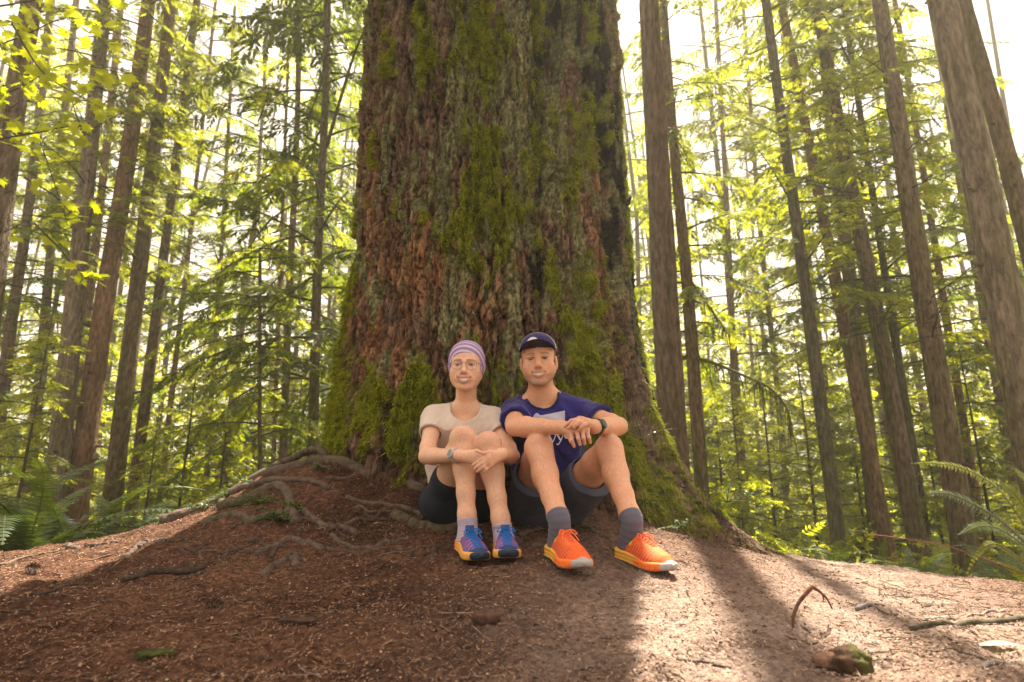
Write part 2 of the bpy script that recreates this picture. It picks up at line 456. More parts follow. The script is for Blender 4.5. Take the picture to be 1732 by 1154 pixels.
# ---- where moss, char, lichen and bare bark lie (things that stay put when the light moves)
def blob(a0, z0, sa, sz, amp=1.): return amp * np.exp(-((ang(A - a0) / sa) ** 2 + ((TZ - z0) / sz) ** 2))
mn = .62 * fbm(ux * 6, uy * 6, TZ * 2.6, 4) + .40 * perlin(ux * 26, uy * 26, TZ * 9)
moss = (blob(-1.60,2.9,.13,.75,.95) + blob(-1.52,1.9,.13,.45,.8) + blob(-2.0,3.3,.10,.5,.6) + blob(-1.25,2.9,.06,1.0,.75) + blob(-2.55,.65,.35,.28,.95) + blob(-1.85,.65,.26,.22,.95)
        + blob(-.55,.50,.35,.45,.5) + blob(-.95,.85,.16,.42,.85) + blob(-1.0,2.1,.13,.35,.55) + blob(-.05,2.6,.2,1.5,.75) + blob(-.65,.08,.6,.2,.38)
        + blob(-2.75,1.4,.12,.7,.7) + blob(-1.75,1.7,.12,.3,.5) + blob(-.75,3.4,.12,.9,.4) + blob(-1.35,.8,.12,.2,.6) + blob(-2.3,3.6,.08,.6,.5) + blob(-1.15,1.35,.12,.3,.6))
moss = sstep(.40, .82, moss + mn * 1.1 + .09 + .14 * (depth - .5))
char = blob(-1.45,4.3,.6,1.0,1.0) + blob(-1.0,3.3,.22,.8,.45) + blob(-2.1,3.2,.12,.7,.5) + blob(-.72,3.2,.10,1.4,1.0) + blob(-.42,2.2,.16,1.6,1.25) + blob(-2.35,4.3,.35,.45,.8) + blob(-1.25,2.0,.06,1.0,.6) + blob(-.25,1.2,.14,.7,1.0) + blob(-1.1,3.0,.06,.8,.7)
char = sstep(.34, .66, char + .80 * fbm(ux * 7, uy * 7, TZ * 1.8 + 3, 4) + .15 * (.5 - depth))
lich = sstep(.10, .42, fbm(ux * 8 + 3, uy * 8, TZ * 3.2, 5) + blob(-1.75,2.9,.35,1.1,.40) + blob(-1.2,2.6,.35,1.2,.42) + blob(-1.5,1.4,.3,.5,.3) - .25 * sstep(1.2, .4, TZ)) * (1 - .3 * char)
red = np.clip(blob(-1.9,1.15,.55,.65,1.2) + blob(-2.6,1.6,.25,.9,.8) + blob(-.85,1.6,.10,.9,.8) + .12, 0, 1) * np.clip(.75 + .9 * fbm(ux * 6, uy * 6, TZ * 3, 3), .15, 1)
c1 = fbm(ux * 30, uy * 30, TZ * 14, 3)
t = np.clip(.12 + .40 * c1 + .18 * fib + .95 * cellc * e2 + .15 * (depth - .5), 0, 1).ravel()
dull = lerpc(np.array([.028, .020, .015]), np.array([.215, .145, .102]), t)
rust = lerpc(np.array([.038, .019, .011]), np.array([.370, .180, .092]), t)
bc = dull * (1 - red.ravel()[:, None]) + rust * red.ravel()[:, None]
bc = lerpc(bc, np.array([.008, .0075, .009]), char.ravel() * .93)
lc = lerpc(np.array([.085, .095, .040]), np.array([.30, .30, .150]), np.clip(.5 + .9 * fbm(ux * 60, uy * 60, TZ * 60, 2), 0, 1).ravel())
bc = bc * (1 - .80 * lich.ravel()[:, None]) + lc * .80 * lich.ravel()[:, None]
mc = lerpc(np.array([.055, .068, .008]), np.array([.25, .255, .020]), np.clip(.5 + .8 * fbm(ux * 20, uy * 20, TZ * 16, 3), 0, 1).ravel())
bc = bc * (1 - moss.ravel()[:, None]) + mc * moss.ravel()[:, None]
soil = sstep(.12, .0, TZ - ground_z(TXX.ravel(), TYY.ravel(), False).reshape(TZ.shape)).ravel() * .7
bc = lerpc(bc, np.array([.085, .045, .028]), soil)
bc = bc * 1.15
bulge = .8 * moss * (.020 + .028 * np.clip(perlin(ux * 16, uy * 16, TZ * 6) + .35, 0, 1)) + lich * .006 * np.abs(c1)
RR = RR + bulge
V = np.stack([TX + RR * cx, TD + RR * sx, TZ], -1).reshape(-1, 3)
i, j = np.meshgrid(np.arange(nz_ - 1), np.arange(nt_), indexing='ij')
F = np.stack([i * nt_ + j, i * nt_ + (j + 1) % nt_, (i + 1) * nt_ + (j + 1) % nt_, (i + 1) * nt_ + j], -1).reshape(-1, 4)
bark_mat = col_mat("giant_bark", rough=.95, spec=.12, noise=90, amt=.42, bump=.7, bscale=110, stretch=(1, 1, .40))
def craggy(m):
    """crisp fibres and flakes on top of the modelled plates"""
    nt = m.node_tree; L = nt.links.new
    p = next(n for n in nt.nodes if n.type == 'BSDF_PRINCIPLED'); mp = next(n for n in nt.nodes if n.type == 'MAPPING'); old = next(n for n in nt.nodes if n.type == 'BUMP')
    v = N(nt, "ShaderNodeTexVoronoi", feature='DISTANCE_TO_EDGE'); v.inputs["Scale"].default_value = 34
    n2 = N(nt, "ShaderNodeTexNoise"); n2.inputs["Scale"].default_value = 46; n2.inputs["Detail"].default_value = 8; n2.inputs["Roughness"].default_value = .72
    wv = N(nt, "ShaderNodeVectorMath", operation='MULTIPLY_ADD'); nw = N(nt, "ShaderNodeTexNoise"); nw.inputs["Scale"].default_value = 22
    L(mp.outputs[0], nw.inputs[0]); L(nw.outputs[1], wv.inputs[0]); wv.inputs[1].default_value = (.03, .03, .03); L(mp.outputs[0], wv.inputs[2])
    L(wv.outputs[0], v.inputs[0]); L(mp.outputs[0], n2.inputs[0])
    mr = N(nt, "ShaderNodeMapRange"); mr.inputs[2].default_value = .18; L(v.outputs[0], mr.inputs[0])
    b1 = N(nt, "ShaderNodeBump"); b1.inputs["Strength"].default_value = .9; b1.inputs["Distance"].default_value = .012; L(mr.outputs[0], b1.inputs["Height"])
    b2 = N(nt, "ShaderNodeBump"); b2.inputs["Strength"].default_value = 1.; b2.inputs["Distance"].default_value = .022; L(n2.outputs[0], b2.inputs["Height"]); L(b1.outputs[0], b2.inputs["Normal"])
    L(b2.outputs[0], old.inputs["Normal"])
craggy(bark_mat)
giant = thing("giant_tree", "huge old conifer with furrowed red and charred bark covered in moss", "tree", loc=(TX, TD, 0))
def child(name, me, par, **kw):
    o = obj(name, me, par, **kw)
    o.location = Vector(o.location) - par.location if kw.get('loc') is not None else -par.location
    return o
child("trunk", mesh_data("giant_trunk", V, F, bark_mat, bc), giant)
# surface lookup for things that touch the trunk
def trunk_at(a, z):
    jj = np.argmin(np.abs(ang(th[None, :] - np.asarray(a)[:, None])), 1); ii = np.clip(np.searchsorted(tz, z), 0, nz_ - 1)
    return ii * nt_ + jj
# hanging moss: fine strands
moss_mat = leaf_mat("moss_strands", trans=.3, rough=.8, tint=(1.1, 1.15, .5), vary=0, spec=.1)
prob = (moss.ravel() ** 1.5) * ((TZ.ravel() < 4.6) & (A.ravel() < .5) & (np.abs(A.ravel() + 1.5) < 1.9))
n_m = 90000
idx = RNG.choice(len(prob), n_m, p=prob / prob.sum())
P0 = V[idx] + RNG.normal(size=(n_m, 3)) * .006
out = np.stack([cx.ravel()[idx], sx.ravel()[idx], np.zeros(n_m)], 1)
ln = RNG.gamma(4, .0055, n_m)[:, None]
dirv = out * RNG.uniform(.25, 1.0, (n_m, 1)) + RNG.normal(size=(n_m, 3)) * .35 + np.array([0, 0, -1]) * RNG.uniform(.1, 1.3, (n_m, 1))
dirv /= np.linalg.norm(dirv, axis=1)[:, None]
side = np.cross(dirv, RNG.normal(size=(n_m, 3))); side /= np.linalg.norm(side, axis=1)[:, None]
wd = RNG.uniform(.0014, .0030, (n_m, 1))
mv = np.concatenate([P0 - side * wd, P0 + side * wd, P0 + dirv * ln], 1).reshape(-1, 3)
mcol = lerpc(np.array([.08, .10, .010]), np.array([.45, .46, .035]), RNG.beta(1.6, 2.2, n_m))
mcol = np.repeat(mcol, 3, 0)
o = child("moss", mesh_data("moss", mv, np.arange(n_m * 3).reshape(-1, 3), moss_mat, mcol, False), giant)
o["kind"] = "stuff"
# ---- surface roots on the left flank of the mound
root_mat = col_mat("root_bark", rough=.85, spec=.2, noise=40, amt=.4, bump=.6, bscale=70)
def root(pts, r0, r1, lift=.6, colr=(.088, .060, .045), y=None, n=40, name="root", par=None, flat=True, mossy=0.):
    P = []
    for q in pts:
        if len(q) == 3: P.append(W(*q))
        else:
            g = G(q[0], q[1]); P.append(g)
    P = spline(P, n)
    rad = np.linspace(r0, r1, n) * (1 + .14 * perlin(np.arange(n) * .35, r0 * 99, len(pts)))
    for k in range(n):
        if flat:
            gz = ground_z(P[k, 0], P[k, 1]); P[k, 2] = max(P[k, 2], gz + rad[k] * (lift - .2)) if len(pts[0]) == 3 else gz + rad[k] * (2 * lift - 1) 
    P[:, :2] += np.stack([perlin(np.arange(n) * .4, 1.5 + r0 * 50, 0.), perlin(np.arange(n) * .4, 7.5, r0 * 70)], 1) * .012
    mb = MB()
    c = np.asarray(colr) * (1 + .25 * perlin(np.arange(n) * .5, 3., r0 * 40))[:, None]
    if mossy:
        mm = np.clip(perlin(np.arange(n) * .3, 8., r1 * 80) * 2 + .4, 0, 1)[:, None] * mossy
        c = c * (1 - mm) + np.array([.06, .075, .012]) * mm
    mb.tube(P, rad, 12, c, lump=.05)
    me = mb.data(name, root_mat)
    return child(name, me, par) if par is not None else me
for pts, r0, r1, lf, ms in [
    ([(718,832),(700,822),(672,806),(640,786,3.12),(612,771,3.2),(572,763,3.28),(545,768,3.3),(520,777,3.3),(480,790,3.3),(430,797,3.3),(390,806,3.28),(360,826,3.25),(330,850,3.22),(300,872,3.2),(275,888,3.18)], .022, .034, .55, .15),
    ([(548,772,3.36),(540,761,3.4),(515,765,3.42),(490,778,3.4),(462,790,3.36)], .018, .018, .6, .2),
    ([(556,823),(520,815),(480,811),(452,813),(430,823),(395,832),(378,842)], .012, .020, .55, .1),
    ([(497,888),(490,852),(480,828),(462,824),(432,836),(402,848),(374,853)], .017, .027, .55, .3),
    ([(340,890),(365,879),(398,874),(432,881),(470,872),(490,868)], .020, .022, .45, .5),
    ([(514,864),(530,880),(552,896),(578,893),(602,905)], .014, .010, .5, 0),
    ([(586,838),(640,853),(700,866),(745,876)], .010, .010, .45, 0),
    ([(552,810),(606,802),(678,793)], .009, .006, .6, 0),
    ([(666,872),(700,884),(735,893),(790,890)], .022, .020, .4, .4),
    ([(434,936),(468,925),(492,914),(545,935)], .013, .012, .45, 0),
    ([(440,970),(470,956),(496,944),(500,960)], .016, .014, .45, 0),
    ([(880,905),(930,880),(975,885),(1010,905)], .016, .010, .45, 0),
    ([(205,946),(225,930),(238,918)], .010, .008, .5, 0),
    ([(110,924),(150,925),(196,922)], .013, .008, .5, 0),
    ([(235,925),(260,915),(290,912)], .010, .007, .5, 0),
    ([(560,910),(600,930),(650,915),(690,912)], .010, .008, .4, 0),
    ([(860,915),(900,925),(935,918)], .022, .014, .35, 0)]:
    pp = [q for q in pts]
    root(pp, r0 * 1.22, r1 * 1.22, lf, par=giant, mossy=ms)
rr_ = np.random.default_rng(91)
for k in range(44):                                                   # fine rootlets between the big ones
    px, py = rr_.uniform(300, 760), 0; py = np.interp(px, [300, 420, 540, 760], [880, 835, 815, 880]) + rr_.uniform(5, 110)
    a_ = rr_.normal() * .5 + (.35 if px < 520 else -.1); l_ = rr_.uniform(25, 75); q_ = []
    for t_ in np.linspace(-.5, .5, 4): q_.append((px + math.cos(a_) * l_ * t_ + rr_.normal() * 4, py - math.sin(a_) * l_ * t_ * .6 + rr_.normal() * 3))
    root(q_, rr_.uniform(.005, .011), rr_.uniform(.003, .006), rr_.uniform(.35, .6), par=giant, n=22, colr=np.array((.075, .050, .037)) * rr_.uniform(.6, 1.3))
# small sharp broken branch stubs on the right edge of the bole
for px, py, Y, dx, dz, r in [(1056,345,3.85,.075,.05,.03)]:
    p = W(px, py, Y); mb = MB()
    mb.tube(spline([p - np.array([.20, 0, .03]), p, p + np.array([dx * .4, -.02, dz * .3]), p + np.array([dx * .6, -.02, dz])], 10), np.linspace(r, r * .25, 10), 8, (.02, .018, .012), lump=.15)
    child("broken_branch", mb.data("stub", root_mat), giant)

# ================================================================== forest behind
fir_bark = col_mat("fir_bark", rough=.95, spec=.1, noise=26, amt=.5, bump=.8, bscale=60, stretch=(1, 1, .30), vary=.18)
craggy(fir_bark)
branch_mat = col_mat("branch_bark", rough=.9, spec=.15, noise=40, amt=.3)
needle_mat = leaf_mat("conifer_needles", trans=.62, rough=.55, tint=(2.05, 2.0, .46), vary=.30)

def twiglets(P, D, L, wid, U, col):
    """many narrow diamonds: bases P, directions D, lengths L, widths, face normals U"""
    n = len(P)
    S = np.cross(D, U); S /= np.linalg.norm(S, axis=1)[:, None] + 1e-9
    L = L[:, None]; wid = wid[:, None]
    V = np.stack([P, P + D * L * .45 + S * wid, P + D * L, P + D * L * .45 - S * wid], 1).reshape(-1, 3)
    b = np.arange(n)[:, None] * 4
    F = np.concatenate([b + np.array([0, 1, 2]), b + np.array([0, 2, 3])], 0)
    return V, F, np.repeat(col, 4, 0)

def spray_template(rng, n=12):
    """flat feathery spray along +x, length 1"""
    P, D, L, Wd = [], [], [], []
    for k in range(n):
        s = (k + .6) / n
        for sg in (-1, 1):
            a = sg * (1.05 - .35 * s + rng.normal() * .12)
            P.append((s * .86, 0, -.22 * s * s)); d = np.array([math.cos(a), math.sin(a), -.30 + rng.normal() * .14]); D.append(d / np.linalg.norm(d))
            L.append((.42 - .27 * s) * rng.uniform(.75, 1.2)); Wd.append(.040 * rng.uniform(.8, 1.4))
    P.append((.8, 0, -.17)); D.append((.97, 0, -.2)); L.append(.25); Wd.append(.04)
    return np.array(P, float), np.array(D, float), np.array(L), np.array(Wd)

def add_sprays(mb, pos, fwd, up, size, col, rng, n=9):
    """place sprays: arrays of position, forward, up, size and colour"""
    X = fwd / np.linalg.norm(fwd, axis=1)[:, None]
    Yv = np.cross(up, X); Yv /= np.linalg.norm(Yv, axis=1)[:, None] + 1e-9
    Zv = np.cross(X, Yv)
    tm = [spray_template(rng, n) for _ in range(4)]
    pick = rng.integers(0, 4, len(pos))
    for q in range(4):
        m = np.where(pick == q)[0]
        if not len(m): continue
        P, D, L, Wd = tm[q]; k = len(P)
        M = np.stack([X[m], Yv[m], Zv[m]], 1)                       # rows: axes
        PP = pos[m][:, None] + np.einsum('kc,mcd->mkd', P, M) * size[m][:, None, None]
        DD = np.einsum('kc,mcd->mkd', D, M)
        UU = np.repeat(Zv[m][:, None], k, 1) + rng.normal(size=(len(m), k, 3)) * .35
        cc = col[m][:, None] * rng.uniform(.75, 1.3, (len(m), k, 1))
        V, F, C = twiglets(PP.reshape(-1, 3), DD.reshape(-1, 3), (L[None] * size[m][:, None]).ravel(), (Wd[None] * size[m][:, None]).ravel(), UU.reshape(-1, 3), cc.reshape(-1, 3))
        mb.add(V, F, C)

G_DARK, G_MID, G_LITE = np.array([.060, .082, .024]), np.array([.120, .140, .024]), np.array([.195, .200, .026])
def make_crown(seed, z0, z1, lmax, nb, sag=.35, green=(G_DARK, G_MID), bare=0., ns=13, mossy=.5, size=.42, top_taper=.6, n=12):
    """branches (one mesh) and foliage (one mesh) around a vertical stem at the origin"""
    rng = np.random.default_rng(seed)
    br, fo = MB(), MB()
    pos, fwd, up, sz, cl = [], [], [], [], []
    for k in range(nb):
        z = z0 + (z1 - z0) * ((k + rng.uniform(-.5, .5)) / nb)
        f = (z - z0) / (z1 - z0)
        az = k * 2.4 + rng.normal() * .5
        L = lmax * rng.uniform(.55, 1.05) * (1 - top_taper * f)
        d = np.array([math.cos(az), math.sin(az), 0]); side = np.array([-d[1], d[0], 0])
        rise = rng.uniform(-.12, .42); sg = sag * rng.uniform(.6, 1.4); bend = rng.normal() * .12
        s = np.linspace(0, 1, 9)
        pts = np.array([0, 0, z]) + d * (s * L)[:, None] + side * (bend * L * s**2)[:, None] + np.array([0, 0, 1]) * (L * (rise * s - sg * s**2))[:, None]
        bc = np.array([.050, .040, .024]) * rng.uniform(.7, 1.3)
        if rng.random() < mossy: bc = np.array([.075, .085, .016]) * rng.uniform(.7, 1.2)
        br.tube(pts, np.linspace((.011 + .006 * L) * min(1, lmax / 1.9), .002, 9), 5, bc, cap=False)
        isbare = rng.random() < bare
        tw = 7 if isbare else 3
        for q in range(tw):                                           # side twigs
            t = rng.uniform(.2, .9); i0 = int(t * 8); b = pts[i0]
            dd = (pts[min(i0 + 1, 8)] - b); dd /= np.linalg.norm(dd)
            sd = dd * .6 + side * rng.choice([-1, 1]) * .8 + np.array([0, 0, rng.normal() * .25 - .15])
            l2 = L * rng.uniform(.12, .32)
            br.tube(np.array([b, b + sd * l2 * .5 + np.array([0, 0, -.02]), b + sd * l2 + np.array([0, 0, -.15 * l2])]), [.006, .004, .002], 4, bc, cap=False)
        if isbare: continue
        m = max(4, int(ns * L / lmax + 2))
        for q in range(m):
            t = .18 + .82 * (q + rng.random()) / m
            p = np.array([np.interp(t, s, pts[:, c]) for c in range(3)])
            i0 = min(int(t * 8), 7); dd = pts[i0 + 1] - pts[i0]; dd /= np.linalg.norm(dd)
            sg2 = 1 if q % 2 else -1
            ff = dd * rng.uniform(.5, 1.0) + side * sg2 * rng.uniform(.3, 1.0) + np.array([0, 0, -.25 + rng.normal() * .15])
            if q == m - 1: ff = dd
            pos.append(p); fwd.append(ff); up.append(np.array([0, 0, 1]) + rng.normal(size=3) * .25)
            sz.append(size * rng.uniform(.65, 1.25) * (1.15 - .4 * t))
            g = rng.random(); cl.append(green[0] * (1 - g) + green[1] * g)
    if pos:
        add_sprays(fo, np.array(pos), np.array(fwd), np.array(up), np.array(sz), np.array(cl), rng, n)
    b = br.data("limbs_%d" % seed, branch_mat)
    f = fo.data("foliage_%d" % seed, needle_mat, False) if pos else None
    return b, f
CR = {
 'hem':  make_crown(1, 0, 9.0, 2.6, 42, .42, (G_DARK, G_MID), .14, 18, .6, .46, .30),
 'hem2': make_crown(2, 0, 9.0, 2.3, 42, .30, (G_DARK, G_LITE), .18, 17, .5, .44, .30),
 'thin': make_crown(3, 0, 9.0, 1.9, 44, .25, (G_MID, G_LITE), .35, 17, .7, .40, .20),
 'thin2': make_crown(4, 0, 9.0, 2.2, 44, .20, (G_MID, G_LITE), .30, 17, .8, .42, .10),
 'sap':  make_crown(5, .15, 2.6, .95, 30, .15, (G_MID, G_LITE), 0., 9, .2, .30, .85, 8),
 'sap2': make_crown(6, .2, 3.6, 1.2, 34, .22, (G_MID, G_LITE), .05, 10, .3, .34, .85, 8),
 'bare': make_crown(8, 0, 6.0, 1.5, 30, .10, (G_MID, G_LITE), .85, 6, .6, .34, .30),
}
def trunk_mesh(P, rad, seed, colr, moss_lo=.3):
    """a slightly swollen, furrowed bole along the polyline P"""
    n = 84; Q = spline(P, n); rng = np.random.default_rng(seed)
    m = 36; mb = MB(); s = np.linspace(0, 1, n)
    H = np.linalg.norm(Q[-1] - Q[0])
    h = s * H
    r = rad * (1.0 - .42 * s) * (1 + .38 * np.exp(-h / .35))
    thv = np.arange(m) * 2 * math.pi / m
    rr = r[:, None] * (1 + .05 * perlin(np.cos(thv)[None] * 2 + seed, np.sin(thv)[None] * 2, h[:, None] * .5) + .012 * rng.normal(size=(n, m)))
    fur = np.abs(perlin(np.cos(thv)[None] * 5 + seed * 3, np.sin(thv)[None] * 5, h[:, None] * .9)); fur2 = np.abs(perlin(np.cos(thv)[None] * 9 + seed * 3, np.sin(thv)[None] * 9, h[:, None] * 2.3))
    rr = rr * (.965 + .055 * sstep(.02, .2, fur) + .03 * sstep(.02, .2, fur2))
    rr = rr * (1 + .16 * np.exp(-h / .3)[:, None] * np.cos(thv * 4 + seed)[None])
    V = Q[:, None] + rr[..., None] * np.stack([np.cos(thv), np.sin(thv), 0 * thv], -1)[None]
    a, b = np.meshgrid(np.arange(n - 1), np.arange(m), indexing='ij')
    F = np.stack([a * m + b, a * m + (b + 1) % m, (a + 1) * m + (b + 1) % m, (a + 1) * m + b], -1).reshape(-1, 4)
    c = np.asarray(colr)[None, None] * (1 + .2 * perlin(np.cos(thv)[None] * 3, np.sin(thv)[None] * 3 + seed, h[:, None] * 1.5))[..., None] * (.72 + .34 * sstep(.02, .25, fur) + .1 * (fur2 - .2))[..., None]
    mo = np.clip(moss_lo * (1.6 * np.exp(-h / 2.2)[:, None] + .35) + .9 * perlin(np.cos(thv)[None] * 1.4 + seed, np.sin(thv)[None] * 1.4, h[:, None] * .7), 0, 1)[..., None] * min(1, moss_lo * 2.2)
    c = c * (1 - mo) + np.array([.085, .085, .018]) * mo
    mb.add(V.reshape(-1, 3), F, c.reshape(-1, 3))
    # knots and stubs of shed limbs
    for k in range(14):
        i = rng.integers(8, n - 4); a0 = rng.uniform(0, 6.28); d = np.array([math.cos(a0), math.sin(a0), rng.uniform(-.2, .5)])
        p = Q[i] + d * r[i] * .85
        mb.tube(np.array([p, p + d * r[i] * .4, p + d * r[i] * rng.uniform(.5, 1.1)]), [r[i] * .22, r[i] * .15, r[i] * .07], 6, np.asarray(colr) * .6)
    return mb
BROWN, REDB, GREYB = (.185, .122, .082), (.225, .125, .078), (.215, .160, .118)
n_tree = [0]
def conifer(label, pb, pt, wpx, Y, colr=BROWN, crown=None, cz=1.5, cs=1.0, moss=.3, H=None, ymax=17., name="conifer_tree", group="conifers behind the giant tree"):
    n_tree[0] += 1; sd = n_tree[0]
    b, t = W(pb[0], pb[1], Y), W(pt[0], pt[1], Y)
    d = (t - b) / (t[2] - b[2])
    gz = float(ground_z(b[0] + d[0] * (-1 - b[2]), Y, False))
    base = b + d * (gz - .12 - b[2])
    H = H or 18.
    top = base + d * H
    mid = (base + top) / 2 + np.array([RNG.normal() * .04, RNG.normal() * .04, 0])
    q = W((pb[0] + pt[0]) / 2, (pb[1] + pt[1]) / 2, Y)
    dep = float(np.dot(q - np.array([0, 0, CAMZ]), [0, CP, SP]))
    rad = wpx * dep / FPX / 2 * .86
    tr = thing(name, label, "tree", group, loc=base)
    child("trunk", trunk_mesh([base, base * .75 + top * .25, mid, top], rad, sd, colr, moss).data("bole_%d" % sd, fir_bark), tr)
    for cn, z, s, rz in (crown or []):
        bm, fm = CR[cn]
        cl = np.array([d[0] * (z - gz + .12) , 0, z - gz + .12])
        for nm, me in (("limbs", bm), ("crown", fm)):
            if me is None: continue
            o = obj(nm, me, tr, kind="stuff", loc=cl, rot=(math.atan2(-d[1], 1), math.atan2(d[0], 1), rz), scale=(s, s, s if z < 1 else s * 1.0))
    return tr
# ---- left side, by the photograph from the frame edge inwards
conifer("grey brown conifer trunk cut off by the left edge, beside the yellow maple leaves", (-12,470), (47,-10), 42, 5.6, GREYB, [('bare', 2.2, .5, .4)], moss=.15)
conifer("leftmost full conifer trunk above the ferns, pale sunlit right edge", (97,803), (177,0), 36, 10.5, GREYB, [('thin', 4.6, .9, 1.)], moss=.25)
conifer("reddish conifer trunk just right of the leftmost full trunk", (136,815), (247,0), 38, 10.8, REDB, [('thin2', 5.0, .85, 2.)], moss=.15)
conifer("mossy greenish conifer trunk, third full trunk from the left", (190,845), (290,0), 32, 11.5, BROWN, [('thin', 4.2, .9, 3.3)], moss=.5)
conifer("slim leaning conifer trunk beside the third full trunk, bare twigs near its top", (222,862), (334,0), 21, 12.5, BROWN, [('bare', 3.6, 1.3, .3)], moss=.3)
conifer("dim slender conifer partly hidden behind the leftmost pair of trunks", (120,760), (205,0), 19, 15.5, REDB, [('thin2', 5.5, 1.1, 4.)], moss=.2)
conifer("slender far conifer near the left edge behind the maple leaves", (55,760), (120,100), 19, 16, BROWN, [('hem2', 2.2, 1.1, .9)], moss=.3)
conifer("far grey conifer at the left edge above the fern clump", (-5,740), (60,200), 22, 14, BROWN, [('hem', .8, 1.0, 1.9)], moss=.4)
conifer("thin pole conifer on the left with long bare mossy side branches", (440,792), (440,372), 10, 8.2, BROWN, [('hem2', .6, .62, .2)], moss=.4, H=4.7)
conifer("straight conifer trunk nearest the giant tree on its left side", (529,760), (549,0), 19, 8.8, (.135, .10, .068), [('hem', 1.6, .95, .0), ('hem', 8.2, 1.15, 1.)], moss=.45)  # upper crown added mostly above the view to dapple the left crest
conifer("slim conifer second from the giant tree on its left, draped in dark boughs", (479,785), (503,40), 15, 11.2, BROWN, [('hem', 1.2, 1.15, 2.1), ('hem2', 11., .9, 1.)], moss=.5)  # higher second crown added out of view for shade on the left
conifer("very thin far conifer between the bare pole and the giant tree", (462,785), (480,300), 9, 14, REDB, [('hem2', 2., 1.2, 4.1)], moss=.3)
conifer("distant thin conifer trunk in the bright gap left of the bare pole", (270,850), (318,420), 11, 17, REDB, [('thin', 5., 1.2, .6)], moss=.3)
conifer("distant conifer with hanging boughs against the left sky gap", (350,800), (392,100), 10, 18, BROWN, [('hem', 4.0, 1.25, .9)], moss=.3)
# ---- right side, from the giant tree outwards
conifer("thick reddish conifer trunk just right of the giant tree", (1141,790), (1097,0), 52, 6.3, (.165, .105, .072), None, moss=.22)
conifer("conifer trunk peeking out behind the thick reddish trunk right of the giant tree", (1186,815), (1128,0), 25, 9.2, BROWN, [('hem2', 2.4, .8, 1.2)], moss=.45)
conifer("slim dark leaning conifer standing alone at the edge of the bright clearing", (1421,938), (1298,0), 25, 8.6, (.095, .072, .052), [('thin2', 3.2, .85, 0.)], moss=.35)
conifer("leaning conifer with bark peeling at its foot, second in the right hand row", (1497,905), (1325,20), 25, 10.2, REDB, [('thin', 3.0, 1.0, 1.)], moss=.3)
conifer("tall straight conifer third in the right hand row with mossy stubs", (1548,900), (1386,0), 31, 9.2, BROWN, [('thin2', 2.6, .9, 2.6)], moss=.35)
conifer("dark broad conifer trunk hidden behind the second tree of the right hand row", (1487,925), (1420,300), 30, 11.5, BROWN, [('hem', 3.4, 1.0, 2.)], moss=.5)
conifer("pole thin conifer between the third and the broad trunk of the right hand row", (1566,905), (1448,150), 16, 11, (.09, .07, .055), [('thin', 2.6, .9, 3.)], moss=.3)
conifer("broad conifer trunk inside the right frame behind the big fern", (1626,885), (1482,0), 40, 7.9, BROWN, [('bare', 2.0, 1.0, 1.)], moss=.35)
conifer("slim conifer behind the broad trunk near the right frame", (1652,850), (1512,0), 15, 12.5, REDB, [('hem2', 2.0, 1.1, 5.)], moss=.3)
conifer("big mottled conifer trunk at the right edge of the photograph", (1746,745), (1595,0), 62, 5.0, GREYB, None, moss=.28)
conifer("mossy conifer trunk crossing the top right corner behind the big mottled trunk", (1790,620), (1640,0), 36, 6.4, BROWN, None, moss=.6)
conifer("far conifer in the bright gap with drooping boughs right of the giant tree", (1250,800), (1215,100), 14, 15.5, BROWN, [('hem2', 3.0, 1.2, .5)], moss=.3)
conifer("far slim conifer in the gap left of the lone dark leaning tree", (1330,830), (1270,150), 12, 17, BROWN, [('thin2', 4.0, 1.3, 1.5)], moss=.3)
conifer("far conifer almost hidden at the right edge behind the mottled trunk", (1715,830), (1600,150), 14, 14, BROWN, [('hem', 1.4, 1.1, 1.5)], moss=.3)
# ---- young hemlocks lit from behind in the hollow
sap_spots = [(1250,815,7.6,.62,'sap2',.2,"feathery young hemlock nearest the mossy root on the right"),(1300,780,10.5,.95,'sap2',1.3,"sunlit young hemlock behind the drooping mossy branch"),
             (1215,760,11.5,1.0,'sap',2.2,"small young hemlock close behind the thick reddish trunk"),(1370,800,12,1.1,'sap2',.8,"young hemlock left of the lone dark leaning tree"),
             (1450,810,13.5,1.1,'sap',4.1,"young hemlock between the two leaning trunks on the right"),(1660,800,10.5,1.0,'sap2',2.9,"young hemlock behind the big fern at the right"),
             (310,800,11.5,1.0,'sap2',.1,"sunlit young hemlock left of the bare pole"),(375,790,9.0,.85,'sap',3.3,"young hemlock rising behind the arching root"),
             (500,760,13,1.0,'sap2',2.0,"young hemlock between the two slim trunks left of the giant tree"),(250,830,9.4,.8,'sap',5.,"low young hemlock at the foot of the slim leaning trunk"),
             (40,790,9.6,1.0,'sap2',4.4,"young hemlock over the fern clump at the left edge"),(1580,830,12.5,1.0,'sap',1.,"young hemlock in the shade of the right hand row")]
for px, py, Y, s, cn, rz, lab in sap_spots:
    p = W(px, py, Y); gz = float(ground_z(p[0], Y, False))
    o = thing("young_hemlock", lab, "tree", "young hemlocks in the hollow", loc=(p[0], Y, gz))
    mb = MB(); hh = 2.9 if cn == 'sap' else 3.9
    mb.tube(np.array([[0, 0, -.05], [.01, 0, hh * .5], [0, .01, hh]]), [.028, .018, .004], 7, (.07, .052, .036))
    s2 = s * 1.1
    obj("trunk", mb.data("sapling_stem", branch_mat), o, scale=(s2, s2, s2))
    bm, fm = CR[cn]
    obj("limbs", bm, o, kind="stuff", rot=(0, 0, rz), scale=(s2, s2, s2)); obj("crown", fm, o, kind="stuff", rot=(0, 0, rz), scale=(s2, s2, s2))
